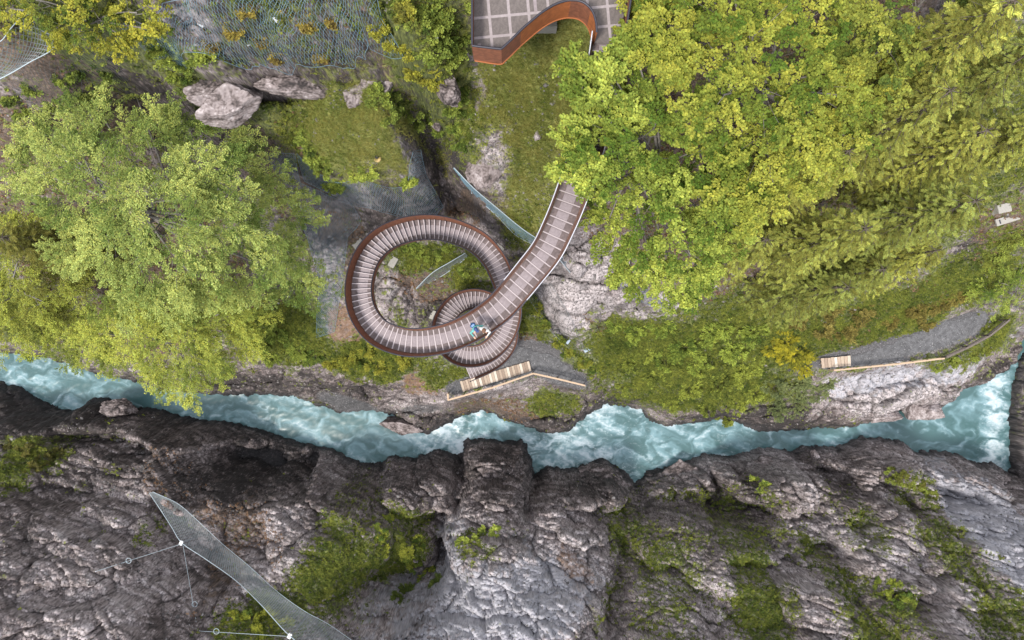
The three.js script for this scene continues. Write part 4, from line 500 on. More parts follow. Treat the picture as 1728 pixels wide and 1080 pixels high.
// ---------------------------------------------------------------- loose rocks that stand out of the slope
function rockGeo(rx, ry, rz, sd, det = 28) { // boulder cut by random planes, worn edges, pitted
  const keep = seed; seed = Math.floor(sd * 7919) + 5; const N = Array.from({ length: 15 }, () => { const u = rr(-1, 1), a = rr(0, 6.283), q = Math.sqrt(1 - u * u); return [q * Math.cos(a), u, q * Math.sin(a), rr(.66, 1)]; }); seed = keep;
  const g = mergeVertices(new THREE.IcosahedronGeometry(1, det).deleteAttribute('normal').deleteAttribute('uv')), p = g.attributes.position;
  for (let i = 0; i < p.count; i++) {
    const v = V().fromBufferAttribute(p, i); let r = 1.25; for (const [a, b, c, d] of N) { const k = v.x * a + v.y * b + v.z * c; if (k > .2) { const q = d / k, h = clamp(.5 + .5 * (r - q) / .07); r = mix(r, q, h) - .07 * h * (1 - h); } }
    const X = v.x * r, Y = v.y * r, Z = v.z * r, c = cells(X * 2.4 + sd, Y * 3.4, Z * 2.4);
    r *= 1 + .10 * fbm(X * 1.6 + sd, Y * 1.6, Z * 1.6, 3) + .10 * (c[2] - .5) - .25 * Math.max(0, .12 - (c[1] - c[0])) + .07 * ridged(X * 3.1 + sd, Y * 5, Z * 3.1, 3) + .035 * fbm(X * 9, Y * 12, Z * 9, 2);
    p.setXYZ(i, v.x * r * rx, v.y * r * ry, v.z * r * rz);
  }
  g.computeVertexNormals(); return g;
}
function rockColors(g, at, tone) { const p = g.attributes.position, c = new Float32Array(p.count * 3), o = [0, 0, 0]; for (let i = 0; i < p.count; i++) { const x = p.getX(i) + at.x, y = p.getY(i) + at.y, z = p.getZ(i) + at.z, f = fbm(x * 1.6, y * 1.6, z * 1.6, 4), s = ridged(x * 1.2, y * 3.2, z * 1.2, 3), n = noise(x * 9, y * 9, z * 9); const t = clamp(.34 + 1.1 * f + .3 * s + .5 * n + tone * .75, 0, 1.3); o[0] = soilOf.dark[0]; o[1] = soilOf.dark[1]; o[2] = soilOf.dark[2]; lerp3(o, soilOf.mid, sstep(.05, .4, t)); lerp3(o, soilOf.pale, sstep(.35, .75, t)); lerp3(o, soilOf.palest, sstep(.8, 1.2, t)); c.set(o, i * 3); } g.setAttribute('color', new THREE.BufferAttribute(c, 3)); return g; }
const ROCKM = new THREE.MeshStandardMaterial({ vertexColors: true, roughness: .9, side: THREE.DoubleSide });
for (const [px, py, y, rx, ry, rz, turn, tone, label] of [
  [398, 178, 29.4, 1.75, 1.2, .95, -.55, .22, 'pale grey limestone block jutting from under the draped crag net'],
  [360, 158, 29.8, 1.3, 1, .8, -.3, .1, 'grey limestone shelf behind the pale block under the crag net'],
  [492, 146, 29.9, 1.9, .9, .6, .05, 0, 'long grey rock slab in the shade below the crag net'],
  [605, 158, 29.4, .75, .9, .85, .5, .3, 'tan and grey pointed boulder at the upper edge of the grassy knob'],
  [640, 145, 29.8, .8, .7, .6, .1, .15, 'grey boulder wedged under the lip right of the pointed boulder'],
  [755, 150, 30.2, 1.0, .8, .6, .9, 0, 'grey rounded boulder at the tip of the mossy crag'],
  [906, 221, 26.9, .36, .4, .5, .3, .2, 'small rough grey boulder lying in the meadow'],
  [832, 268, 24.3, 1.35, .9, 1.7, .3, .15, 'pinkish grey rock outcrop in the meadow above the blue net strip'],
  [742, 200, 25, .4, .5, .7, .1, .1, 'grey rock rib in the gully beside the knob'],
  [842, 780, 1.6, 2.6, 3.4, 2.0, .1, -.25, 'massive dark wet boulder standing in the rapids'],
  [680, 718, .9, 2.0, 1.5, .9, .15, .05, 'brown water-worn boulder on the upper bank of the rapids'],
  [1385, 775, 1.4, .9, .8, .7, 0, .3, 'grey boulder on the far bank near the calm pool'],
  [1375, 770, 2.2, .5, .5, .5, 0, .1, 'small dark boulder beside the grey boulder by the calm pool'],
  [1560, 690, 1.8, 1.6, 1.6, 1, -.2, .5, 'pale smooth river boulder below the log fence'],
  [1490, 700, 1.4, 1.8, 1.4, .8, -.1, .45, 'pale lilac river rock above the calm pool'],
  [1150, 803, 1.2, 2.4, 1.5, 1.3, -.2, .0, 'smooth blue-grey rock slope at the far river bank'],
  [1295, 800, 3.2, 2.2, 1.6, 1.9, .2, .3, 'broad pale folded boulder on the far bank'],
  [1020, 802, 1.8, 1.9, 1.5, 1.2, .4, -.1, 'brown pointed rock reaching into the rapids'],
  [200, 690, 1.8, 1.6, 1.2, .9, .1, -.1, 'dark pointed rock in the river below the beech'],
  [1372, 636, 5.8, .3, .3, .35, 0, .2, 'small reddish stone under the wooden rail'],
]) {
  const p = P(px, py, y), g = rockGeo(rx, ry, rz, px * .37 + py); g.rotateY(-turn); rockColors(g, p, tone); const m = mesh(ry > 1.3 ? 'boulder' : 'rock', g, ROCKM); m.position.copy(p); tag(m, label, 'rock');
}

// ---------------------------------------------------------------- rockfall nets: every wire is a thin prism
function wires(segs, r) {
  const pos = new Float32Array(segs.length * 18 * 3); let o = 0; const d = V(), a = V(), b = V();
  for (const [p, q] of segs) {
    d.subVectors(q, p).normalize(); a.set(0, 1, 0); if (Math.abs(d.y) > .9) a.set(1, 0, 0); a.cross(d).normalize(); b.crossVectors(d, a);
    const ring = [0, 1, 2].map(k => { const t = k * 2.0944; return V(a.x * Math.cos(t) + b.x * Math.sin(t), a.y * Math.cos(t) + b.y * Math.sin(t), a.z * Math.cos(t) + b.z * Math.sin(t)).multiplyScalar(r); });
    for (let k = 0; k < 3; k++) { const u = ring[k], v = ring[(k + 1) % 3]; for (const [e, w] of [[p, u], [p, v], [q, v], [p, u], [q, v], [q, u]]) { pos[o++] = e.x + w.x; pos[o++] = e.y + w.y; pos[o++] = e.z + w.z; } }
  }
  const g = new THREE.BufferGeometry(); g.setAttribute('position', new THREE.BufferAttribute(pos, 3)); g.computeVertexNormals(); return g;
}
/** mesh of hexagonal cells over a surface f(u,v), u 0..U, v 0..W metres, kept where keep(u,v) */
function hexNet(U, W, c, f, keep) {
  const segs = [], h = c * .5; const pt = (i, j) => [i * c * .5, j * h];
  for (let j = 0; j * h < W; j++) for (let i = (j & 1); i * c * .5 < U; i += 2) {
    const A = [i * c * .5, j * h], B = [(i + 1) * c * .5, (j + 1) * h], C = [(i - 1) * c * .5, (j + 1) * h];
    for (const Q of [B, C]) { if (!keep(...A) || !keep(...Q)) continue; const m = [(A[0] + Q[0]) / 2, A[1] + h * .3], n = [(A[0] + Q[0]) / 2, A[1] + h * .7]; segs.push([f(...A), f(...Q)]); }
  }
  return segs;
}
function drapeHeight(x, z, r) { let m = -9; for (const [a, b] of [[0, 0], [r, 0], [-r, 0], [0, r], [0, -r], [r * .7, r * .7], [-r * .7, r * .7], [r * .7, -r * .7], [-r * .7, -r * .7]]) m = Math.max(m, groundAt(x + a, z + b)); return m; }
function drapedNet(label, plan, c, wr, m, off = .12, span = .25, rope = true) {
  const poly = plan.map(([a, b]) => G(a, b)), x0 = Math.min(...poly.map(p => p.x)), x1 = Math.max(...poly.map(p => p.x)), z0 = Math.min(...poly.map(p => p.z)), z1 = Math.max(...poly.map(p => p.z));
  const f = (u, v) => { const x = x0 + u, z = z0 + v; return V(x, mix(groundAt(x, z), drapeHeight(x, z, span), .55) + off + .1 * ridged(x * .5 + 4, 2, z * .5, 2), z); };
  const t = thing('rockfall_net', label, 'net');
  mesh('wire_mesh', wires(hexNet(x1 - x0, z1 - z0, c, f, (u, v) => inPoly(x0 + u, z0 + v, poly)), wr), m, t);
  if (rope) for (let i = 0; i < poly.length; i++) { const a = poly[i], b = poly[(i + 1) % poly.length], n = Math.max(2, Math.ceil(a.distanceTo(b) / .4)); mesh('edge_rope', tube(Array.from({ length: n + 1 }, (_, k) => { const p = a.clone().lerp(b, k / n); return f(p.x - x0, p.z - z0); }), .012, n * 2, 4), m, t); }
  return t;
}
drapedNet('big dark blue rockfall net draped over the crag at the top', [[225, 62], [285, 118], [345, 140], [420, 128], [470, 140], [535, 137], [590, 132], [628, 120], [632, 95], [612, 40], [600, -20], [480, -30], [330, -30], [290, 20], [275, 50]], .15, .007, NETM, .1, .55);
drapedNet('second rockfall net on the crag beside the mossy slope', [[600, -20], [616, 40], [634, 100], [690, 118], [652, 50], [640, 0], [640, -20]], .15, .005, NETM, .12, .4);
drapedNet('fine dark net over the brown slope left of the crag', [[20, 140], [80, 105], [150, 95], [215, 105], [230, 125], [190, 190], [60, 200]], .17, .0045, NETD, .1, .3, false);
drapedNet('blue net around the foot of the grassy knob', [[505, 262], [520, 310], [560, 330], [610, 352], [650, 362], [690, 372], [735, 368], [750, 352], [722, 300], [715, 262], [700, 262], [692, 320], [660, 322], [628, 312], [570, 312], [530, 290]], .13, .0075, NETM, .1, .3);
drapedNet('dark net on the slope left of the big loop', [[455, 265], [503, 264], [512, 312], [560, 334], [600, 350], [612, 372], [588, 400], [580, 470], [565, 560], [535, 570], [540, 470], [520, 400], [480, 330]], .15, .007, NETM, .1, .3);
drapedNet('pale wire net on the light rock face right of the spiral', [[893, 505], [905, 478], [930, 480], [965, 540], [985, 590], [960, 588], [930, 560]], .16, .004, NETG, .08, .2);
drapedNet('small grey net patch on the rock below the maple', [[1040, 470], [1080, 485], [1130, 520], [1105, 520], [1060, 500]], .13, .005, NETM, .08, .2);
/** net fence hung between a head line (up in the air) and a foot line (near the ground) */
function fenceNet(label, head, foot, c, wr, m, sag = .15) {
  const H = new THREE.CatmullRomCurve3(head, false, 'centripetal'), F = new THREE.CatmullRomCurve3(foot, false, 'centripetal'), U = H.getLength(), W = (head[0].distanceTo(foot[0]) + head[head.length >> 1].distanceTo(foot[foot.length >> 1])) / 2;
  const hp = H.getSpacedPoints(240), fp = F.getSpacedPoints(240), at = (l, t) => { const k = clamp(t) * 240, i = Math.min(239, Math.floor(k)); return l[i].clone().lerp(l[i + 1], k - i); };
  const f = (u, v) => { const t = u / U, s = clamp(v / W), p = at(hp, t).lerp(at(fp, t), s); p.y -= sag * Math.sin(Math.PI * s) + .05 * noise(u * 1.3, 4, v * 1.3); return p; };
  const t = thing('net_fence', label, 'net fence');
  mesh('wire_mesh', wires(hexNet(U, W, c, f, (u, v) => u <= U && v <= W), wr), m, t);
  mesh('head_rope', tube(hp.filter((_, i) => i % 6 === 0), .028, 160, 5), ROPE, t); mesh('foot_rope', tube(fp.filter((_, i) => i % 6 === 0), .022, 160, 5), ROPE, t);
  return t;
}
const lift = (px, py, h) => { const g = G(px, py); return P(px, py, g.y + h); };
{
  const t = fenceNet('grey rockfall catch net strung across the dark rock at lower left', [lift(252, 832, 0.65), lift(272, 862, 1.55), lift(290, 890, 2.05), lift(306, 915, 2.35), lift(345, 942, 2.15), lift(392, 975, 2.05), lift(440, 1020, 2.15), lift(488, 1072, 2.45), lift(530, 1105, 2.35)], [lift(258, 830, 0.85), lift(300, 850, 0.85), lift(335, 880, 0.85), lift(372, 915, 0.85), lift(420, 955, 0.85), lift(470, 1000, 0.85), lift(515, 1032, 0.85), lift(552, 1052, 0.85), lift(600, 1085, 0.85)], .2, .013, NETG, .18);
  for (const [px, py, h] of [[306, 916, 2.38], [489, 1073, 2.48]]) {
    const top = lift(px, py, h), g = V(top.x + .1, groundAt(top.x + .1, top.z + .3) - .2, top.z + .3);
    mesh('post', rod(g, top, .07, 8), GALV, t); const hd = mesh('post_head', box(.26, .16, .36), PLATE, t); hd.position.copy(top); hd.rotation.y = -.45;
  }
  const cable = (label, a, b, ring) => { const c = thing('anchor_cable', label, 'cable'); mesh('wire_rope', rod(a, b, .016, 5), ROPE, c); const r = mesh('brake_ring', new THREE.TorusGeometry(.2, .02, 6, 20), ROPE, c); r.position.copy(a.clone().lerp(b, ring)).add(V(.12, .03, -.06)); r.rotation.x = Math.PI / 2; mesh('anchor_rod', rod(V(b.x, b.y - 1, b.z), b, .03, 6), GALV, c); return c; };
  const A = lift(306, 918, 2.35); const e1 = G(165, 962), e2 = G(337, 1060), B = lift(489, 1074, 2.45);
  cable('thin cable running left from the net post to the rock', A, e1.add(V(0, .3, 0)), .64); cable('thin cable running down from the upper net post', A.clone().add(V(.1, -.05, .05)), e2.clone().add(V(0, .35, 0)), .72); cable('thin cable along the bottom edge to the lower net post', B, e2.clone().add(V(.12, .36, .05)), .82);
}
{
  const hd = [[-40, 150], [10, 128], [50, 105], [90, 82], [130, 62]].map(([a, b]) => P(a, b, 31.6)), ft = [[-60, 85], [0, 70], [15, 52], [40, 18], [60, 0]].map(([a, b]) => P(a, b, 33.6));
  for (const l of [hd, ft]) for (const p of l) p.y = Math.max(p.y, groundAt(p.x, p.z) + .3);
  fenceNet('coarse ring net hanging in the upper left corner', hd, ft, .30, .017, NETG, .5);
}
const strip = (label, a, b, h, m, y = .9) => fenceNet(label, a.map(q => lift(q[0], q[1], y)), b.map(q => lift(q[0], q[1], .1)), .1, .0065, m, .12);
strip('narrow blue net strip standing across the meadow rocks', [[766, 283], [800, 318], [840, 352], [880, 385], [905, 402]], [[762, 282], [794, 324], [836, 362], [872, 398], [898, 412]], 1, NETM);
strip('grey net strip inside the big loop', [[785, 427], [760, 442], [730, 460], [702, 487]], [[790, 432], [766, 452], [735, 472], [700, 490]], 1, NETG, .8);
strip('short blue net strip below the upper flight of stairs', [[938, 430], [950, 445], [962, 460]], [[944, 428], [956, 442], [966, 458]], 1, NETM, .6);
{ // small galvanised guard plates on the pale rock
  for (const [px, py, l, w, t, label] of [[962, 572, .95, .2, -.95, 'narrow blue-grey guard plate on the pale rock face'], [990, 590, .5, .3, -.5, 'small blue-grey plate on the rock beside the guard plate']]) { const g = G(px, py), m = mesh('guard_plate', box(l, .05, w), mat('blue_plate', .27, .33, .4, .5)); m.position.set(g.x, g.y + .16, g.z); m.rotation.y = -t; tag(m, label, 'plate'); }
  for (const [px, py, t, label] of [[344, 47, .6, 'white anchor plate at the left on the crag net'], [469, 38, .9, 'white anchor plate high on the crag net'], [426, 78, -.5, 'white anchor plate in the middle of the crag net'], [735, 68, .2, 'small white marker in the mossy bushes beside the platform']]) { const g = G(px, py), m = mesh('anchor_plate', box(.32, .05, .13), PLATE); m.position.set(g.x, g.y + .32, g.z); m.rotation.y = -t; tag(m, label, 'plate', 'white anchor plates'); }
  const g = G(637, 268), t = thing('rope_anchor', 'dark rope anchor on a sandy patch of the grassy knob', 'anchor', V(g.x, g.y, g.z));
  mesh('base_plate', (() => { const q = new THREE.CylinderGeometry(.2, .22, .06, 10); q.translate(0, .05, 0); return q; })(), mat('sandy', .42, .3, .13, .9), t); mesh('bolt', (() => { const q = new THREE.CylinderGeometry(.05, .05, .3, 8); q.translate(0, .17, 0); return q; })(), DARKST, t); const k = mesh('eye_ring', new THREE.TorusGeometry(.09, .025, 6, 14), DARKST, t); k.position.set(.02, .3, -.05); k.rotation.x = 1.1;
  const w = G(671, 695), pz = thing('water_gauge', 'thin pale measuring rod at the upper river bank', 'gauge'); mesh('rod', rod(V(w.x, w.y - .4, w.z), V(w.x - .02, w.y + 1.1, w.z - .4), .035, 6), PLATE, pz); mesh('foot', box(.16, .3, .1, w.x, w.y + .05, w.z), PLATE, pz);
}
console.log('nets done');

// ---------------------------------------------------------------- two people on the stairs
function field(bones, k) { // smooth union of tapered capsules
  return (x, y, z) => {
    let r = 1e9;
    for (const [a, b, ra, rb] of bones) { const dx = b[0] - a[0], dy = b[1] - a[1], dz = b[2] - a[2], t = clamp(((x - a[0]) * dx + (y - a[1]) * dy + (z - a[2]) * dz) / (dx * dx + dy * dy + dz * dz + 1e-9)), d = Math.hypot(x - a[0] - dx * t, y - a[1] - dy * t, z - a[2] - dz * t) - mix(ra, rb, t); const h = clamp(.5 + .5 * (r - d) / k); r = r > 5 ? d : mix(r, d, h) - k * h * (1 - h); }
    return r;
  };
}
function surface(fn, c, half, res) {
  const mc = new MarchingCubes(res, new THREE.MeshBasicMaterial(), false, false, 120000); mc.isolation = 0; const h2 = res / 2;
  for (let k = 0; k < res; k++) for (let j = 0; j < res; j++) for (let i = 0; i < res; i++) mc.field[k * res * res + j * res + i] = -fn(c[0] + (i - h2) / h2 * half, c[1] + (j - h2) / h2 * half, c[2] + (k - h2) / h2 * half);
  mc.update(); const n = mc.count, g = new THREE.BufferGeometry(); const p = mc.positionArray.slice(0, n * 3), nn = mc.normalArray.slice(0, n * 3);
  for (let i = 0; i < n; i++) { p[i * 3] = c[0] + p[i * 3] * half; p[i * 3 + 1] = c[1] + p[i * 3 + 1] * half; p[i * 3 + 2] = c[2] + p[i * 3 + 2] * half; }
  g.setAttribute('position', new THREE.BufferAttribute(p, 3)); g.setAttribute('normal', new THREE.BufferAttribute(nn, 3)); return g;
}
function handBones(w, dir, side) { // wrist, pointing direction, thumb side (+1/-1)
  const d = V(...dir).normalize(), s = V(0, 1, 0).cross(d).normalize().multiplyScalar(side), u = d.clone().cross(s).normalize().multiplyScalar(-side), at = (a, b, c) => [w[0] + d.x * a + s.x * b + u.x * c, w[1] + d.y * a + s.y * b + u.y * c, w[2] + d.z * a + s.z * b + u.z * c], B = [[at(0, 0, 0), at(.045, 0, 0), .026, .034], [at(.045, .014, 0), at(.085, .022, 0), .02, .016], [at(.045, -.014, 0), at(.085, -.024, 0), .02, .015]];
  [[.026, .07], [.009, .078], [-.009, .072], [-.026, .056]].forEach(([o, l]) => { B.push([at(.085, o, 0), at(.085 + l * .5, o * 1.1, -.006), .0095, .009], [at(.085 + l * .5, o * 1.1, -.006), at(.085 + l * .85, o * 1.1, -.03), .009, .0075]); });
  B.push([at(.03, .03, 0), at(.06, .056, -.008), .012, .0105], [at(.06, .056, -.008), at(.088, .062, -.02), .0105, .008]); return B;
}
function person(label, pos, turn, o) {
  const t = thing('person', label, 'person', pos); t.rotation.y = turn;
  const L = o.lean, sh = 1.40, hip = .92; // local: faces +z
  const sp = [0, sh + .02, L], B = [
    [[0, hip, 0], [0, 1.12, L * .35], .145, .135], [[0, 1.12, L * .35], [0, 1.32, L * .8], .14, .15], [[-.15, sh - .03, L], [.15, sh - .03, L], .085, .085], [sp, [0, 1.53, L + .03], .06, .052],
    [[-.09, hip, 0], [-.1, .5, .03], .095, .065], [[-.1, .5, .03], [-.11, .1, -.02], .062, .045], [[-.11, .06, -.04], [-.12, .045, .15], .048, .04], [[.09, hip, 0], [.1, .5, .06], .095, .065], [[.1, .5, .06], [.11, .1, .03], .062, .045], [[.11, .06, .01], [.12, .045, .2], .048, .04]];
  for (const [s, arm] of [[-1, o.left], [1, o.right]]) { B.push([[s * .18, sh - .02, L], arm[0], .062, .047], [arm[0], arm[1], .046, .032]); }
  const body = surface(field(B, .05), [0, .8, .1], .98, 84), hands = [];
  for (const [s, arm] of [[-1, o.left], [1, o.right]]) { const w = arm[1], e = arm[0], d = [w[0] - e[0], w[1] - e[1], w[2] - e[2]], n = Math.hypot(...d), c = [w[0] + d[0] / n * .08, w[1] + d[1] / n * .08, w[2] + d[2] / n * .08]; hands.push(surface(field(handBones(w, d, -s), .008), c, .14, 56)); }
  const hc = [0, 1.64, L + .06], hb = [[[hc[0], hc[1] + .02, hc[2] - .015], [hc[0], hc[1] + .03, hc[2] + .015], .098, .09], [[0, hc[1] - .06, hc[2] + .035], [0, hc[1] - .075, hc[2] + .06], .06, .045], [[0, hc[1], hc[2] + .1], [0, hc[1] - .028, hc[2] + .118], .012, .016], [[-.092, hc[1] - .01, hc[2]], [-.098, hc[1] + .02, hc[2] - .005], .014, .016], [[.092, hc[1] - .01, hc[2]], [.098, hc[1] + .02, hc[2] - .005], .014, .016], [[-.02, hc[1] - .065, hc[2] + .093], [.02, hc[1] - .065, hc[2] + .093], .01, .01], [[0, hc[1] - .16, hc[2] - .03], [0, hc[1] - .05, hc[2]], .05, .055]];
  const headField = field(hb, .025), eyes = (x, y, z) => Math.max(headField(x, y, z), .016 - Math.min(Math.hypot(x - .034, y - hc[1] - .012, z - hc[2] - .105), Math.hypot(x + .034, y - hc[1] - .012, z - hc[2] - .105)));
  const head = surface(eyes, hc, .19, 64);
  const paint = (g, fn) => { const p = g.attributes.position, c = new Float32Array(p.count * 3); for (let i = 0; i < p.count; i++) c.set(fn(p.getX(i), p.getY(i), p.getZ(i)), i * 3); g.setAttribute('color', new THREE.BufferAttribute(c, 3)); return g; };
  const skin = [.48, .29, .21];
  paint(body, (x, y, z) => y < .11 ? o.shoes : y < hip + .02 ? o.legs : y > sh + .09 ? skin : Math.hypot(x) > .17 && o.bare && y < sh - .16 ? skin : o.top); hands.forEach(h => paint(h, () => skin)); paint(head, (x, y, z) => { const ex = Math.abs(Math.abs(x) - .034), ey = Math.abs(y - hc[1] - .012); return ex < .012 && ey < .008 && z > hc[2] + .07 ? [.03, .02, .02] : Math.abs(y - hc[1] + .065) < .008 && Math.abs(x) < .025 && z > hc[2] + .08 ? [.38, .12, .1] : skin; });
  mesh('body', mergeGeometries([body, head, ...hands]), mats.person ??= new THREE.MeshStandardMaterial({ vertexColors: true, roughness: .8 }), t);
  const hairB = [[[0, hc[1] + .045, hc[2] - .03], [0, hc[1] + .055, hc[2] + .012], .105, .096], [[0, hc[1] + .02, hc[2] - .05], [0, hc[1] - (o.long ? .16 : .03), hc[2] - .075], .085, .06]];
  mesh(o.cap ? 'cap' : 'hair', (() => { const f = field(hairB, .03), hf = headField; return surface((x, y, z) => Math.max(f(x, y, z), (z - hc[2] - .055) * .8 - (y - hc[1] - .045)), [hc[0], hc[1] - .02, hc[2] - .02], .24, 56); })(), mat('hair_' + label.slice(0, 12), ...o.hair, .7), t);
  if (o.cap) mesh('cap_peak', (() => { const q = new THREE.SphereGeometry(.085, 16, 8, 0, Math.PI * 2, 0, Math.PI / 2); q.scale(1, .18, 1.1); q.translate(0, hc[1] + .055, hc[2] + .1); return q; })(), mat('hair_' + label.slice(0, 12), ...o.hair, .7), t);
  if (o.pack) { const k = mesh('backpack', (() => { const q = surface(field([[[-.06, 1.08, L * .4 - .21], [-.06, 1.36, L * .8 - .2], .095, .085], [[.06, 1.08, L * .4 - .21], [.06, 1.36, L * .8 - .2], .095, .085], [[0, 1.08, L * .4 - .28], [0, 1.2, L * .5 - .28], .06, .05]], .05), [0, 1.22, -.16], .32, 44); return q; })(), mat('pack', ...o.pack, .6), t); mesh('pocket', box(.16, .02, .1, 0, 1.44, L * .85 - .2), mat('pack_trim', .12, .2, .34, .6), k); }
  return t;
}
{
  const foot = (px, py) => { let best = null, bs = 1e9; for (let i = 0; i < NTREAD.length; i++) { const s = NTREAD[i].s + NTREAD[i].g * .5, f = stair.at(s), y = NTREAD[i].y; const q = P(px, py, y + 1.5), d = Math.hypot(q.x - f.p.x, q.z - f.p.z); if (y > 24 && d < bs) { bs = d; best = { q, y }; } } return V(best.q.x, best.y + .02, best.q.z); };
  const A = foot(801, 553), Bp = foot(818, 553);
  person('person in a teal jacket with navy cap and blue backpack on the stairs', A, -.85 + Math.PI / 2, { lean: .06, cap: true, hair: [.02, .04, .13], top: [.10, .30, .28], legs: [.05, .06, .1], shoes: [.1, .1, .1], pack: [.03, .08, .2], left: [[-.34, 1.18, .06], [-.36, 1.1, .3]], right: [[.36, 1.26, .2], [.3, 1.24, .46]] });
  person('person with brown hair and white top at the stair railing', Bp, -.25, { lean: .10, hair: [.11, .05, .025], long: true, top: [.5, .49, .48], legs: [.35, .33, .31], shoes: [.6, .6, .6], bare: false, left: [[-.36, 1.24, .06], [-.44, 1.22, .28]], right: [[.3, 1.2, .16], [.22, 1.1, .38]] });
}
console.log('people done');

// ---------------------------------------------------------------- vegetation
function leafMat(key, through = .38, rough = .72) { return mats[key] ??= new THREE.MeshPhysicalMaterial({ color: 0xffffff, roughness: rough, transmission: through, thickness: 0, ior: 1.35, specularIntensity: .35, vertexColors: true, side: THREE.DoubleSide }); }
const LEAF = leafMat('leaf', .28, .95), NEEDLE = leafMat('needle', .22, .95), BLADE = leafMat('blade', .3, .95), BARK = grain('bark', .085, .066, .052, { amt: .5 }), BARKG = grain('bark_grey', .15, .135, .12, { amt: .45 });
const leafTone = (col, n) => { const k = rr(.62, 1.25), y = rr(.9, 1.12); for (let i = 0; i < n; i++) col.push(k * y, k, k / y); };
const withColor = (pos, col) => { const g = new THREE.BufferGeometry(); g.setAttribute('position', new THREE.Float32BufferAttribute(pos, 3)); g.setAttribute('color', new THREE.Float32BufferAttribute(col, 3)); g.computeVertexNormals(); return g; };
/** twig with leaves spread around it; unit length along +z, up +y; every leaf has its own tone */
function twigGeo(n, len, wid, curl, sd) {
  const keep = seed; seed = sd; const pos = [], col = [];
  const leaf = (b, yaw, pitch, roll, l, w) => { const e = new THREE.Euler(pitch, yaw, roll, 'YXZ'), q = [[0, 0, 0], [-w, curl * w, l * .36], [-w * .8, curl * w * .6, l * .7], [0, -l * .12, l], [w * .8, curl * w * .6, l * .7], [w, curl * w, l * .36], [0, -curl * w * .4, l * .5]].map(p => V(...p).applyEuler(e).add(b)); for (const [a, c, d] of [[0, 1, 6], [1, 2, 6], [2, 3, 6], [3, 4, 6], [4, 5, 6], [5, 0, 6]]) for (const p of [q[a], q[d], q[c]]) pos.push(p.x, p.y, p.z); leafTone(col, 18); };
  for (let i = 0; i < n; i++) { const t = (i + .5) / n, s = i & 1 ? 1 : -1; leaf(V(s * rr(0, .16) * (1 - t * .6), rr(-.12, .12), t * .9), s * rr(.2, 1.7), rr(-.6, .45), rr(-.7, .7), len * rr(.7, 1.2), wid * rr(.8, 1.15)); }
  seed = keep; return withColor(pos, col);
}
/** conifer spray: thin side twigs off an axis, unit length along +z */
function needleGeo(n, sd) {
  const keep = seed; seed = sd; const pos = [], col = []; const blade = (b, yaw, pitch, l, w) => { const e = new THREE.Euler(pitch, yaw, rr(-.6, .6), 'YXZ'), q = [[0, 0, 0], [-w, .01, l * .5], [0, -.04 * l, l], [w, .01, l * .5]].map(p => V(...p).applyEuler(e).add(b)); for (const k of [0, 2, 1, 0, 3, 2]) pos.push(q[k].x, q[k].y, q[k].z); leafTone(col, 6); };
  for (let i = 0; i < n; i++) { const t = i / n; for (const s of [-1, 1]) blade(V(0, rr(-.03, .03), t * .9), s * rr(.5, .95), rr(-.15, .4), .42 * (1 - t * .55) * rr(.8, 1.2), .045); } blade(V(0, 0, .2), 0, .05, .85, .05);
  seed = keep; return withColor(pos, col);
}
/** tuft of upright blades */
function tuftGeo(n, spread, w, sd) {
  const keep = seed; seed = sd; const pos = [], col = []; for (let i = 0; i < n; i++) { const a = rr(0, 6.28), l = rr(.6, 1.1), k = rr(.25, 1) * spread, d = V(Math.cos(a), 0, Math.sin(a)), s = V(-d.z, 0, d.x).multiplyScalar(w), b = d.clone().multiplyScalar(rr(0, .18)), m = b.clone().addScaledVector(d, k * .45).add(V(0, l * .62, 0)), e = b.clone().addScaledVector(d, k).add(V(0, l * rr(.75, .95), 0)); for (const p of [b.clone().sub(s), b.clone().add(s), m.clone().add(s), b.clone().sub(s), m.clone().add(s), m.clone().sub(s), m.clone().sub(s), m.clone().add(s), e]) pos.push(p.x, p.y, p.z); leafTone(col, 9); }
  seed = keep; return withColor(pos, col);
}
const TWIG = [twigGeo(10, .24, .085, .25, 11), twigGeo(9, .27, .10, .15, 12), twigGeo(12, .22, .08, .3, 13)], TWIGM = [twigGeo(9, .33, .15, .2, 21), twigGeo(10, .30, .135, .3, 22)], SPRAY = [needleGeo(9, 31), needleGeo(8, 32)], TUFT = [tuftGeo(9, .9, .022, 41), tuftGeo(7, 1.2, .028, 42)], HERB = [twigGeo(6, .55, .2, .3, 51)];
class Copies { // instances of one geometry with their own tints
  constructor() { this.m = []; this.c = []; }
  add(p, dir, up, s, col) { const z = dir.clone().normalize(), x = up.clone().cross(z).normalize(), y = z.clone().cross(x); const m = new THREE.Matrix4().makeBasis(x.multiplyScalar(s), y.multiplyScalar(s), z.multiplyScalar(s)); m.setPosition(p); this.m.push(m); this.c.push(col); }
  build(name, geo, mt, parent, o = V()) { if (!this.m.length) return; const im = shadow(new THREE.InstancedMesh(geo, mt, this.m.length)), c = new THREE.Color(); this.m.forEach((m, i) => { m.elements[12] -= o.x; m.elements[13] -= o.y; m.elements[14] -= o.z; im.setMatrixAt(i, m); im.setColorAt(i, c.setRGB(...this.c[i])); }); im.name = parent ? name : numbered(name); im.userData.kind = 'stuff'; (parent || scene).add(im); return im; }
}
const tint = (a, b, t, v = .16) => { const k = 1 + rr(-v, v); return [mix(a[0], b[0], t) * k, mix(a[1], b[1], t) * k, mix(a[2], b[2], t) * k]; };
const UPV = V(0, 1, 0);
function rndDir() { const u = rr(-1, 1), a = rr(0, 6.283), s = Math.sqrt(1 - u * u); return V(s * Math.cos(a), u, s * Math.sin(a)); }
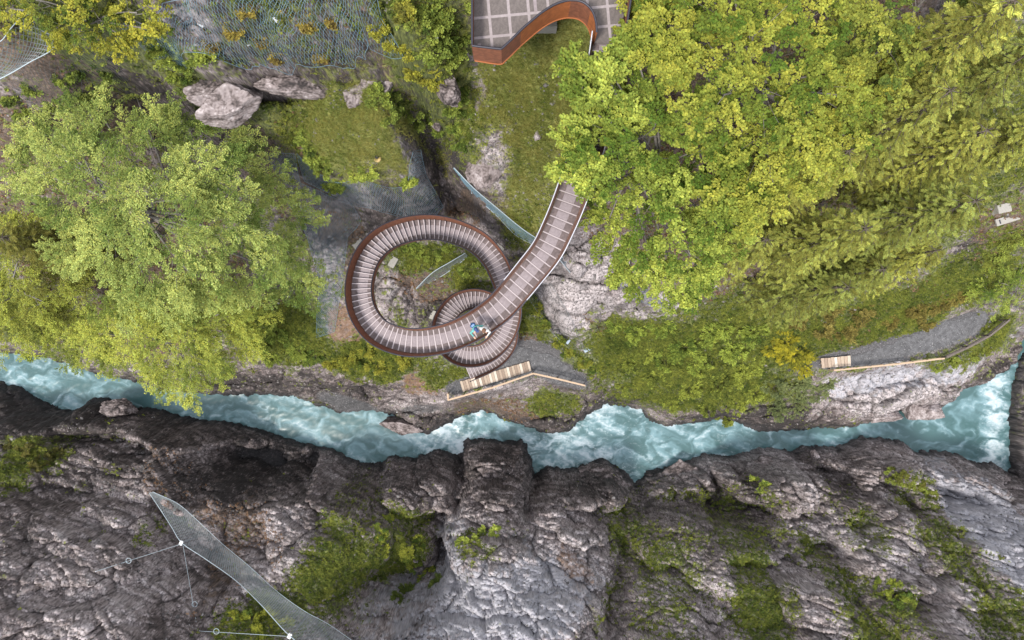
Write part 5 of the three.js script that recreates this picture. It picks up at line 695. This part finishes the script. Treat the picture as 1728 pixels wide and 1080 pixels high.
function taper(a, b, r0, r1, bend, n = 6, rad = 5) { // tapered bent limb
  const mid = a.clone().lerp(b, .5).add(bend), c = new THREE.QuadraticBezierCurve3(a, mid, b), pos = [], idx = [], pts = c.getPoints(n);
  pts.forEach((p, i) => { const t = c.getTangent(i / n), x = V(.3, .1, 1).cross(t).normalize(), y = t.clone().cross(x), r = mix(r0, r1, i / n); for (let k = 0; k < rad; k++) { const g = k / rad * 6.2832; pos.push(p.x + (x.x * Math.cos(g) + y.x * Math.sin(g)) * r, p.y + (x.y * Math.cos(g) + y.y * Math.sin(g)) * r, p.z + (x.z * Math.cos(g) + y.z * Math.sin(g)) * r); } });
  for (let i = 0; i < n; i++) for (let k = 0; k < rad; k++) { const a0 = i * rad + k, b0 = i * rad + (k + 1) % rad; idx.push(a0, b0, a0 + rad, b0, b0 + rad, a0 + rad); }
  const g = new THREE.BufferGeometry(); g.setAttribute('position', new THREE.Float32BufferAttribute(pos, 3)); g.setAttribute('uv', new THREE.Float32BufferAttribute(pos.filter((_, i) => i % 3 < 2), 2)); g.setIndex(idx); g.computeVertexNormals(); return g;
}
/** broadleaf tree: lobes of foliage [column, row, height, radius] carried by limbs from one trunk */
function broadTree(name, label, category, baseAt, lobes, o) {
  const base = G(...baseAt); base.y -= .15; const t = thing(name, label, category, base, o.group);
  const L = lobes.map(([a, b, y, r]) => ({ c: P(a, b, y + rr(-.9, .5) * Math.min(1, r)), r })), mid = L.reduce((s, l) => s.add(l.c), V()).multiplyScalar(1 / L.length), low = Math.min(...L.map(l => l.c.y));
  const fork = V(mix(base.x, mid.x, .45), mix(base.y, mid.y, .5), mix(base.z, mid.z, .45)), top = V(mid.x, mid.y, mid.z), rel = p => p.clone().sub(base), tr = o.trunk ?? .3;
  mesh('trunk', mergeGeometries([taper(V(0, -.5, 0), rel(fork), tr, tr * .72, V(.2, .3, .1), 8, 9), taper(rel(fork), rel(top), tr * .72, tr * .25, V(-.2, 0, .2), 8, 8)]), o.bark ?? BARKG, t);
  const limbs = [], tw = o.twigs ?? TWIG, sets = tw.map(() => new Copies());
  for (const l of L) {
    const from = V(mix(fork.x, top.x, rr(.1, .8)), Math.min(mix(fork.y, top.y, rr(0, .8)), l.c.y), mix(fork.z, top.z, .4)); limbs.push(taper(rel(from), rel(l.c), tr * .3, .035, V(rr(-.3, .3), .35, rr(-.3, .3)), 7, 5));
    const out = V(l.c.x - mid.x, 0, l.c.z - mid.z); const far = clamp(out.length() / 4); if (out.length() > .01) out.normalize();
    const lobeT = rr(0, 1), nb = Math.round((o.branches ?? 11) * Math.pow(l.r / 1.8, 1.4)) + 3;
    for (let b = 0; b < nb; b++) { // flat layered boughs, each a long leafy fan
      const d = rndDir(); d.y = Math.abs(d.y) * .8 - .25; d.addScaledVector(out, far * .6).normalize();
      const reach = l.r * (rnd() < .12 ? rr(1.1, 1.45) : rr(.3, 1.1)), tip = l.c.clone().add(V(d.x * reach, d.y * reach * .7, d.z * reach)); if (b % 3 === 0 && reach > .5 * l.r) limbs.push(taper(rel(from.clone().lerp(l.c, rr(.55, 1))).add(V(0, -.1, 0)), rel(tip), .02, .006, V(rr(-.2, .2), -.1, rr(-.2, .2)), 4, 4));
      const yaw = rr(-.5, .5), h0 = V(d.x, 0, d.z).addScaledVector(out, .5).normalize(), h = V(h0.x * Math.cos(yaw) - h0.z * Math.sin(yaw), 0, h0.x * Math.sin(yaw) + h0.z * Math.cos(yaw)), side = V(-h.z, 0, h.x), bt = clamp(lobeT * .45 + rr(-.15, .8)), len = (o.fan ?? 1) * rr(.55, .95), wid = len * rr(.36, .55), ns = Math.round((o.sprays ?? 26) * len * rr(1, 1.4)), droop = rr(.1, .45);
      for (let k = 0; k < ns; k++) {
        const u = rr(-1, 1), half = wid * Math.sqrt(1 - .85 * u * u) * (u > 0 ? 1 - .35 * u : 1), fork = Math.sin(u * 9 + b) * .25, v = rr(-1, 1), p = tip.clone().addScaledVector(h, u * len).addScaledVector(side, v * half * (1 + fork)).add(V(0, rr(-.09, .07) - droop * (u + 1) * (u + 1) * .22 * len - v * v * .12, 0));
        const dir = h.clone().multiplyScalar(.8).addScaledVector(side, v * 1.0 + rr(-.5, .5)).add(V(0, rr(-.4, .15), 0)), up = V(rr(-.35, .35), 1, rr(-.35, .35));
        sets[Math.floor(rnd() * sets.length)].add(p, dir, up, (o.size ?? .4) * rr(.7, 1.2), tint(o.c0, o.c1, clamp(bt + rr(-.2, .2))));
      }
    }
  }
  mesh('limbs', mergeGeometries(limbs), o.bark ?? BARKG, t).userData.kind = 'stuff';
  sets.forEach((s, i) => s.build('crown', tw[i], LEAF, t, base)); return t;
}
/** conifer: straight trunk, whorls of drooping boughs */
function conifer(name, label, baseAt, H, R, o) {
  const base = G(...baseAt); base.y -= .2; const t = thing(name, label, 'conifer', base, o.group), lean = V(rr(-.4, .4), 0, rr(-.4, .4));
  mesh('trunk', taper(V(0, -.4, 0), V(lean.x, H, lean.z), .24, .03, V(0, 0, 0), 10, 8), BARK, t);
  const sets = SPRAY.map(() => new Copies()), boughs = [];
  for (let y = H * (o.from ?? .16); y < H - .2; y += rr(.24, .5)) {
    const k = y / H, n = 5 + Math.floor(rnd() * 3), a0 = rr(0, 6.28);
    for (let i = 0; i < n; i++) {
      const a = a0 + i / n * 6.283 + rr(-.25, .25), len = R * Math.pow(1 - k, .6) * (rnd() < .2 ? rr(.3, .6) : rr(.75, 1.25)) + .3, dir = V(Math.cos(a), 0, Math.sin(a)), p0 = V(lean.x * k, y, lean.z * k), end = p0.clone().addScaledVector(dir, len).add(V(0, -len * rr(.12, .34), 0));
      boughs.push(taper(p0, end, .03, .006, V(0, len * .1, 0), 4, 3)); const m = Math.max(3, Math.round(len / .17)), sd = V(-dir.z, 0, dir.x), ct = clamp(rr(0, 1));
      for (let j = 0; j < m; j++) { const u = (j + rr(.3, 1)) / m; if (u < .2) continue; const q = p0.clone().lerp(end, u).add(V(0, len * .1 * 2 * u * (1 - u), 0)); for (const s of [-1, 1]) { if (rnd() < .12) continue; const w = (1.05 - u) * len * .3, pp = q.clone().addScaledVector(sd, s * rr(.1, 1) * w).add(V(base.x, base.y + rr(-.12, .05), base.z)); sets[rnd() < .5 ? 0 : 1].add(pp, dir.clone().multiplyScalar(.6).addScaledVector(sd, s * rr(.1, 1.1)).add(V(rr(-.4, .4), rr(-.45, .25), rr(-.4, .4))), V(rr(-.5, .5), 1, rr(-.5, .5)), (o.size ?? .5) * rr(.6, 1.25), tint(o.c0, o.c1, clamp(ct * .7 + rr(-.2, .5)), .25)); } }
    }
  }
  mesh('boughs', mergeGeometries(boughs), BARK, t).userData.kind = 'stuff'; sets.forEach((s, i) => s.build('crown', SPRAY[i], NEEDLE, t, base)); return t;
}
/** thicket: several rounded clumps [column, row, radius] growing from the ground on thin stems */
function thicket(name, label, clumps, o) {
  const C = clumps.map(([a, b, r]) => ({ g: G(a, b), r })), base = C[0].g.clone(); base.y -= .05; const t = thing(name, label, o.category ?? 'bush', base), tw = o.twigs ?? TWIGM, sets = tw.map(() => new Copies()), stems = [];
  for (const { g, r } of C) {
    const nb = Math.round(13 * r + 5), lt = rnd();
    for (let b = 0; b < nb; b++) {
      const d = rndDir(); d.y = Math.abs(d.y) * .8 + .15; const reach = r * rr(.35, 1.1), tip = g.clone().add(V(d.x * reach, d.y * reach * (o.tall ?? 1.15), d.z * reach)); tip.y = Math.max(tip.y, groundAt(tip.x, tip.z) + .12 * r + .05);
      stems.push(taper(V(g.x + rr(-.2, .2) * r - base.x, groundAt(g.x, g.z) - base.y - .1, g.z + rr(-.2, .2) * r - base.z), tip.clone().sub(base), .02, .006, V(0, .1, 0), 3, 3));
      const ns = Math.round((o.sprays ?? 15) * rr(.7, 1.3)), cl = r * rr(.16, .3), bt = clamp(lt * .45 + rr(-.1, .75));
      for (let k = 0; k < ns; k++) { const p = tip.clone().add(V(rr(-1, 1) * cl, rr(-.5, .45) * cl, rr(-1, 1) * cl)), a = Math.atan2(p.z - g.z, p.x - g.x) + rr(-.7, .7); sets[Math.floor(rnd() * sets.length)].add(p, V(Math.cos(a), rr(-.4, .5), Math.sin(a)), V(rr(-.5, .5), 1, rr(-.5, .5)), (o.size ?? .3) * rr(.7, 1.25), tint(o.c0, o.c1, clamp(bt + rr(-.25, .25)))); }
    }
  }
  mesh('stems', mergeGeometries(stems), BARK, t).userData.kind = 'stuff'; sets.forEach((s, i) => s.build('foliage', tw[i], o.mt ?? LEAF, t, base)); return t;
}
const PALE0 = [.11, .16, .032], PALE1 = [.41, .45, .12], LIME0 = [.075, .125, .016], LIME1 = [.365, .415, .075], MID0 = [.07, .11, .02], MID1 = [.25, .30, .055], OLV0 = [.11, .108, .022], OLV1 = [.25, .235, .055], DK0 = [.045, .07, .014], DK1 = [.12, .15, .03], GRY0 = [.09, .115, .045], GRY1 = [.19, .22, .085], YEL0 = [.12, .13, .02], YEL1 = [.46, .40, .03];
// big beech on the west slope
broadTree('beech_tree', 'large pale green beech filling the slope left of the spiral', 'tree', [235, 420], [[150, 190, 27, 1.7], [90, 230, 26, 1.6], [60, 290, 25, 1.6], [45, 235, 24.5, .9], [140, 260, 29, 2], [215, 245, 29, 2], [290, 225, 28, 1.8], [350, 235, 27, 1.5], [398, 270, 26.5, 1.4], [120, 340, 28.5, 2], [200, 320, 31, 2.2], [280, 300, 31, 2.2], [350, 310, 30, 2], [420, 330, 27.5, 1.7], [468, 372, 25.5, 1.5], [180, 400, 29.5, 2], [260, 390, 31, 2.2], [340, 390, 30, 2.1], [410, 410, 28, 1.8], [470, 425, 25.5, 1.5], [240, 460, 28, 2], [320, 460, 28, 2], [400, 478, 26, 1.6], [500, 470, 23.5, 1.2], [130, 415, 26, 1.5], [150, 160, 26, .9], [225, 150, 26, .6]], { c0: PALE0, c1: PALE1, trunk: .38, branches: 12, sprays: 38, size: .38 });
broadTree('broadleaf_tree', 'yellow-green broadleaf tree leaning over the river below the beech', 'tree', [290, 550], [[210, 530, 21, 1.9], [290, 540, 22, 2.1], [370, 530, 21, 1.7], [250, 595, 19, 2], [320, 600, 19, 2], [390, 580, 18.5, 1.4], [150, 560, 18.5, 1.7], [315, 640, 17, 1.3], [422, 552, 18, 1.1], [100, 545, 18, 1.5], [190, 590, 17, 1.3], [270, 635, 17, 1.2], [240, 555, 21.5, 1.6], [330, 565, 21, 1.6], [180, 550, 19.5, 1.4], [350, 620, 18, 1.2], [130, 590, 16, 1.2]], { c0: [.12, .16, .03], c1: [.40, .42, .075], trunk: .28, branches: 17, sprays: 30, size: .38 });
broadTree('broadleaf_tree', 'dense yellow-green tree at the left edge below the beech', 'tree', [70, 490], [[20, 395, 21, 1.5], [60, 465, 21, 1.8], [5, 480, 20, 1.9], [110, 480, 21, 1.5], [40, 540, 18, 1.8], [0, 560, 17, 1.6], [-50, 440, 20, 2.2], [100, 520, 19, 1.3], [30, 440, 22, 1.5], [75, 510, 20, 1.5], [-10, 520, 19, 1.6]], { c0: OLV0, c1: [.34, .37, .06], trunk: .22, branches: 17, sprays: 28, size: .38 });
conifer('spruce_tree', 'feathery olive conifer at the left edge of the picture', [185, 430], 11, 1.9, { c0: OLV0, c1: [.22, .21, .05] });
thicket('bush', 'small yellow-green spray hanging over the turquoise water at left', [[58, 598, .7], [72, 606, .5]], { c0: LIME0, c1: LIME1, sprays: 8 });
broadTree('sapling', 'thin bright sapling reaching towards the big loop', 'tree', [545, 480], [[566, 462, 18, .5], [576, 488, 18, .4], [548, 468, 18, .45], [582, 470, 17.8, .3]], { c0: LIME0, c1: LIME1, trunk: .05, branches: 5, sprays: 16, size: .26, fan: .35 });
// top left
broadTree('broadleaf_tree', 'bright yellow-green leafy tree along the top left edge', 'tree', [160, 30], [[130, 20, 35.5, 1.1], [182, 38, 35, 1], [232, 22, 35.5, 1.1], [95, 48, 34.7, .8], [205, 62, 34.2, .7], [20, 15, 35, 1.2], [150, -5, 36, 1.3], [252, 48, 34.5, .55], [60, 0, 35.5, 1.2], [120, 62, 34, .6]], { c0: MID0, c1: [.36, .34, .045], trunk: .14, branches: 22, sprays: 26, size: .3, fan: .5, twigs: TWIGM });
thicket('bush', 'yellow-green bush hanging over the left end of the crag net', [[290, 92, .62], [318, 108, .5], [268, 78, .5], [335, 100, .4], [305, 128, .45], [345, 92, .35]], { c0: MID0, c1: LIME1, sprays: 10, size: .3, twigs: TWIGM });
// maples on the east side
broadTree('maple_tree', 'bright yellow-green maple overhanging the upper flight of stairs', 'tree', [1120, 290], [[972, 112, 37.6, .45], [1000, 120, 38, .55], [1035, 128, 38.2, .6], [1075, 95, 38.2, .8], [1000, 150, 37.8, .7], [1030, 140, 38.2, .8], [1010, 195, 37.2, .8], [985, 230, 36.6, .7], [1010, 235, 36.8, .9], [955, 262, 35.6, .55], [985, 275, 36, .8], [1000, 300, 36, .6], [1035, 270, 36.5, 1], [1092, 140, 36.5, 1.5], [1040, 180, 36.5, 1.15], [1070, 220, 36.4, 1.6], [1110, 200, 37, 1.8], [1160, 260, 37, 1.9], [1065, 300, 34, 1.6], [1120, 320, 35, 1.8], [1020, 300, 32.8, 1], [1028, 370, 31.5, 1.1], [1085, 390, 32.5, 1.5], [1150, 370, 34.5, 1.7], [1205, 330, 35.5, 1.7], [1030, 430, 29.5, 1], [1100, 440, 30, 1.3], [1165, 430, 31.5, 1.4], [1220, 385, 33, 1.2], [1140, 480, 28.4, 1.1], [1185, 462, 29, 1], [1060, 465, 28, .8]], { c0: LIME0, c1: LIME1, trunk: .3, branches: 12, sprays: 34, size: .36, fan: .72, twigs: TWIGM });
broadTree('maple_tree', 'tall yellow-green maple at the top behind the stair maple', 'tree', [1235, 190], [[1130, 60, 38, 1.8], [1200, 80, 39, 1.8], [1270, 60, 39.5, 1.8], [1340, 50, 39, 1.8], [1220, 160, 39, 1.8], [1290, 150, 39.5, 1.9], [1360, 130, 39, 1.8], [1250, 230, 38, 1.8], [1320, 230, 37.5, 1.8], [1375, 215, 37, 1.6], [1300, 300, 36, 1.4], [1415, 160, 38, 1.5], [1405, 250, 35.5, 1.1], [1235, 300, 36.5, 1.4], [1385, 285, 35, .8], [1115, 35, 37.5, 1.3], [1150, 10, 38.5, 1.8], [1240, 0, 39, 1.8], [1330, -10, 39, 1.8]], { c0: LIME0, c1: [.31, .32, .05], trunk: .3, branches: 12, sprays: 34, size: .36, fan: .72, twigs: TWIGM });
broadTree('maple_tree', 'yellow-green maple in the upper right among the conifers', 'tree', [1450, 90], [[1440, 60, 37.5, 1.6], [1500, 90, 37, 1.5], [1560, 60, 36.5, 1.4], [1620, 40, 36, 1.3], [1480, 20, 38, 1.6], [1560, 0, 37.5, 1.6], [1650, 5, 36, 1.3], [1450, 120, 36.5, 1.1], [1530, 125, 35.5, 1], [1600, 100, 35, .9], [1690, 15, 35, 1]], { c0: MID0, c1: [.29, .30, .05], trunk: .24, branches: 12, sprays: 32, size: .36, fan: .72, twigs: TWIGM });
[[1255, 430, 17, 2.5, 'tall feathery conifer directly right of the stair maple'], [1290, 495, 14, 2.3, 'feathery conifer above the mossy slope right of the spiral'], [1245, 350, 16, 2.5, 'feathery conifer squeezed between the two maples'], [1345, 300, 16, 2.5, 'feathery conifer below the tall maple at the top right'], [1375, 405, 17, 2.6, 'tall conifer with the long bare trunk at right'], [1420, 330, 15, 2.5, 'feathery conifer at the right edge above the bench'], [1195, 440, 12, 2, 'short conifer behind the lower leaves of the stair maple'], [1470, 230, 15, 2.5, 'olive conifer in the upper right corner'], [1425, 455, 12, 2.2, 'feathery conifer beside the rocky gully at right'], [1510, 300, 13, 2.3, 'olive conifer at the right border above the clearing'], [1350, 480, 12, 2.1, 'slender conifer above the ochre shrubs'], [1400, 190, 15, 2.4, 'olive conifer behind the upper right maple']].forEach(([a, b, h, r, l], i) => conifer('spruce_tree', l, [a, b], h, r, { from: l.includes('bare trunk') ? .5 : i % 3 ? .2 : .38, c0: OLV0, c1: [[.35, .375, .08], [.28, .32, .075], [.40, .415, .085]][i % 3], size: .42, group: 'conifers on the east slope' }));
broadTree('broadleaf_tree', 'small bright tree over the log fence at the right edge', 'tree', [1706, 500], [[1690, 478, 12, 1.2], [1660, 492, 11.4, .9], [1722, 468, 12.5, 1.3], [1702, 508, 11.5, .8], [1745, 495, 12, 1.2]], { c0: LIME0, c1: LIME1, trunk: .1, branches: 16, sprays: 24, size: .32, fan: .7 });
// yellow-tipped pine and its neighbours
thicket('pine_bush', 'young pine with bright yellow tips above the short plank bridge', [[1335, 598, 1.2], [1320, 575, .9], [1350, 615, 1], [1300, 585, .7]], { c0: YEL0, c1: YEL1, category: 'pine', tall: 1.6, sprays: 14, size: .36, twigs: SPRAY, mt: NEEDLE });
thicket('bush', 'dull green fine-leaved shrub below the yellow-tipped pine', [[1300, 650, 1.1], [1340, 680, 1.2], [1375, 665, .9], [1310, 690, .9], [1345, 645, 1], [1395, 645, .6]], { c0: GRY0, c1: GRY1, size: .26, sprays: 13 });
// thickets
[['dense green thicket below the crown of the beech near the river', [[470, 560, 1], [505, 590, .9], [460, 600, .8], [440, 575, .8], [530, 600, .7]], MID0, MID1],
 ['low green hedge of bushes under the big loop towards the river', [[590, 600, .9], [640, 612, .9], [680, 602, .8], [560, 612, .6], [620, 590, .7], [655, 590, .6]], MID0, [.28, .27, .04]],
 ['leafy bushes against the left side of the platform', [[715, 40, .9], [745, 62, .8], [760, 20, .9], [700, 18, .8], [728, 92, .7], [775, 70, .6], [752, 110, .5]], MID0, MID1],
 ['yellow-flowered bushes on the mossy crag next to the net', [[640, 48, .26], [655, 62, .26], [700, 120, .3], [720, 135, .3], [690, 90, .28], [735, 140, .28], [668, 75, .26], [680, 20, .3]], OLV0, [.36, .35, .045]],
 ['dark green bush on the upper rim of the grassy knob', [[665, 178, .6], [690, 190, .6], [640, 172, .5], [705, 205, .45], [655, 195, .4]], DK0, MID1],
 ['round bush on the left flank of the grassy knob', [[525, 245, .5], [535, 268, .5], [548, 285, .45], [512, 232, .4]], DK0, MID1],
 ['low bushes along the netted foot of the knob', [[575, 308, .4], [600, 298, .35], [622, 290, .35], [558, 312, .35], [690, 305, .35]], MID0, LIME1],
 ['bushes along the gully between knob and meadow', [[765, 210, .55], [778, 235, .5], [790, 190, .45], [760, 180, .45], [772, 160, .4], [740, 222, .3]], MID0, MID1],
 ['wide green thicket on the slope right of the spiral', [[1070, 560, .8], [1110, 552, .9], [1150, 585, 1], [1195, 562, 1], [1232, 590, 1], [1035, 548, .5], [1268, 560, 1], [1120, 605, .8], [1175, 610, .8], [1215, 555, .8]], MID0, [.30, .36, .06]],
 ['lower green thicket above the rapids', [[1100, 635, .8], [1160, 655, .9], [1210, 645, 1], [1250, 635, 1], [1060, 610, .7], [1240, 680, .8], [1190, 688, .7], [1130, 680, .6], [1090, 600, .6], [1270, 620, .9], [1275, 660, .8], [1180, 625, .7], [1050, 650, .6], [1225, 705, .6]], [.08, .10, .02], [.29, .33, .055]],
 ['mossy shrubs along the foot of the pale rock face', [[905, 520, .3], [920, 548, .3], [940, 575, .35], [960, 595, .35], [985, 610, .4], [1005, 622, .4]], MID0, [.26, .26, .04]],
 ['ochre green shrubs below the conifers', [[1385, 555, .8], [1425, 560, .8], [1400, 525, .8], [1450, 530, .8], [1340, 545, .7]], [.12, .10, .025], [.26, .22, .06]],
 ['ochre shrubs beside the rocky hollow above the right path', [[1540, 525, .7], [1580, 515, .7], [1500, 545, .5], [1560, 545, .5], [1610, 505, .6]], [.12, .10, .025], [.24, .20, .05]],
 ['small shrubs between the right path and the pale river rocks', [[1610, 612, .3], [1640, 600, .35], [1660, 590, .35], [1580, 620, .25]], OLV0, MID1],
 ['green bushes in the clearing beneath the concrete bench', [[1700, 410, .6], [1680, 430, .6], [1720, 395, .6]], OLV0, MID1],
 ['moss bushes inside the big loop', [[705, 425, .4], [730, 435, .4], [760, 420, .35], [690, 415, .3], [785, 455, .4], [800, 440, .3]], MID0, MID1],
 ['bright green bushes on the rock spur right of the lower net', [[690, 930, .55], [708, 915, .5], [722, 965, .6], [640, 900, .5], [655, 878, .4], [650, 930, .4], [700, 950, .5]], MID0, [.30, .31, .045]],
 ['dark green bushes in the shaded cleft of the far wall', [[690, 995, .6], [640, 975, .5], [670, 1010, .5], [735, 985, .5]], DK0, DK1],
 ['bright bush under the lower left catch net', [[455, 1035, .6], [425, 1045, .55], [395, 1040, .45], [485, 1050, .45], [440, 1065, .5]], MID0, [.29, .30, .04]],
 ['small yellow-green bush on the pale boulder of the far wall', [[815, 900, .35], [795, 910, .35], [835, 895, .3], [780, 915, .3]], MID0, LIME1],
 ['green bush on the far wall at lower right', [[1510, 995, .6], [1485, 985, .5], [1525, 1015, .5]], MID0, [.22, .25, .035]],
 ['brownish bushes on the rocks at the left edge', [[45, 760, .6], [80, 775, .5], [60, 790, .5], [20, 750, .5], [100, 765, .4]], [.05, .05, .015], [.15, .14, .035]],
 ['small orange and green plants growing through the crag net', [[400, 50, .3], [440, 70, .28], [520, 40, .3], [470, 95, .25], [560, 30, .3], [360, 75, .28], [545, 95, .25], [420, 20, .3], [490, 15, .28]], [.12, .08, .03], [.30, .24, .05]],
 ['dark low shrubs on the brown slope above the beech', [[60, 150, .4], [110, 132, .4], [150, 160, .45], [40, 190, .4], [185, 122, .35], [130, 120, .35], [20, 165, .4], [90, 175, .35]], DK0, MID1],
 ['small green tuft on the broad pale boulder', [[1272, 812, .3], [1290, 820, .25]], MID0, LIME1],
 ['soft green bushes along the upper right of the far wall', [[1520, 808, .5], [1545, 818, .5], [1500, 800, .4], [1565, 835, .4]], OLV0, MID1],
].forEach(([l, c, a, b]) => thicket('bush', l, c, { c0: a, c1: b }));
// ---- grass, herbs and stones that nobody could count
{
  const grass = TUFT.map(() => new Copies()), herb = new Copies(), moss = new Copies(), stone = new Copies(), leafl = new Copies();
  const stoneGeo = (() => { const g = new THREE.IcosahedronGeometry(1, 1), p = g.attributes.position; for (let i = 0; i < p.count; i++) { const v = V().fromBufferAttribute(p, i), k = 1 + .35 * noise(v.x * 1.7 + 3, v.y * 1.7, v.z * 1.7); p.setXYZ(i, v.x * k, v.y * k * .65, v.z * k * .85); } g.computeVertexNormals(); return g; })();
  for (let n = 0; n < 1500000; n++) {
    const x = rr(-44, 44), z = rr(-20, 26), y = groundAt(x, z); if (y < .5) continue;
    const s = (CAM_Y - y) / FOCAL, px = CX + x / s, py = CY + z / s; if (px < -60 || px > 1790 || py < -60 || py > 1140) continue;
    const [wx, wz] = warp(x, z), cg = coverAt(0, wx, wz), cm = coverAt(1, wx, wz), cl = coverAt(2, wx, wz), cv = coverAt(5, x, z), cp = coverAt(3, wx, wz), cs = coverAt(6, wx, wz), fl = coverAt(7, x, z), nn = fbm(x * .8, 5, z * .8, 3) + .6 * fbm(x * 2.4, 9, z * 2.4, 2);
    const sl = Math.hypot(groundAt(x + .15, z) - groundAt(x - .15, z), groundAt(x, z + .15) - groundAt(x, z - .15)) / .3, a = rr(0, 6.283), north = z < 11;
    if (fl > .8 || cv > 1.1) { if (rnd() < .05) stone.add(V(x, y + .04, z), V(Math.cos(a), rr(-.4, .4), Math.sin(a)), UPV, rr(.02, .06), tint([.07, .07, .07], [.2, .195, .2], rnd())); continue; }
    if (rnd() < cg * .8 + nn * .9 - cp * .7 - .12 && cg > .35) { grass[rnd() < .5 ? 0 : 1].add(V(x, y - .02, z), V(Math.cos(a), 0, Math.sin(a)), V(rr(-.3, .3), 1, rr(-.1, .5)), rr(.12, .30), tint([.12, .16, .028], [.32, .30, .085], clamp(.45 + nn * 1.1 + rr(-.35, .35)))); }
    else if (rnd() < (cm * 1.1 + nn * 1.1 - cp * .6 - cs * .6 - (north ? .25 : .38)) * (sl > 2.2 ? .4 : 1)) { const dark = north ? 0 : -.12; if (rnd() < .55) herb.add(V(x, y + .03, z), V(Math.cos(a), rr(.1, .7), Math.sin(a)), V(rr(-.4, .4), 1, rr(-.4, .4)), rr(.12, .30), tint([.055, .085, .016], [.22, .25, .045], clamp(.4 + dark + nn + rr(-.35, .35)))); else grass[1].add(V(x, y - .02, z), V(Math.cos(a), 0, Math.sin(a)), V(rr(-.4, .4), 1, rr(-.4, .4)), rr(.12, .30), tint([.07, .09, .018], [.25, .25, .05], clamp(.4 + dark + nn + rr(-.35, .35)))); }
    else if (rnd() < .10 + cl * .22 && sl < 2.5) { if (cl > .4 && rnd() < .7) leafl.add(V(x, y + .05, z), V(Math.cos(a), rr(-.3, .3), Math.sin(a)), V(rr(-.5, .5), 1, rr(-.5, .5)), rr(.10, .22), tint([.10, .06, .038], [.30, .19, .12], rnd())); else stone.add(V(x, y + .03, z), V(Math.cos(a), rr(-.5, .5), Math.sin(a)), V(rr(-.4, .4), 1, rr(-.4, .4)), rr(.03, .08) * (rnd() < .04 ? 2.2 : 1), tint([.05, .046, .046], north ? [.22, .2, .195] : [.17, .158, .16], rnd())); }
  }
  const done = [...grass.map((g, i) => g.build('grass', TUFT[i], BLADE)), herb.build('undergrowth', HERB[0], LEAF), leafl.build('leaf_litter', HERB[0], BLADE), stone.build('rubble', stoneGeo, mats.rubble ??= new THREE.MeshStandardMaterial({ color: 0xffffff, roughness: .9 }))];
  ['grass tufts growing on the meadow and knob', 'longer grass blades among moss and meadow', 'low leafy herbs and moss on both slopes', 'dry brown leaves lying on the slopes', 'scattered small stones on the rock and gravel'].forEach((l, i) => tag(done[i], l, ['grass', 'grass', 'undergrowth', 'leaves', 'rubble'][i]));
  console.log('scatter', done.map(d => d.count).join(' '));
}

renderer.render(scene, camera);
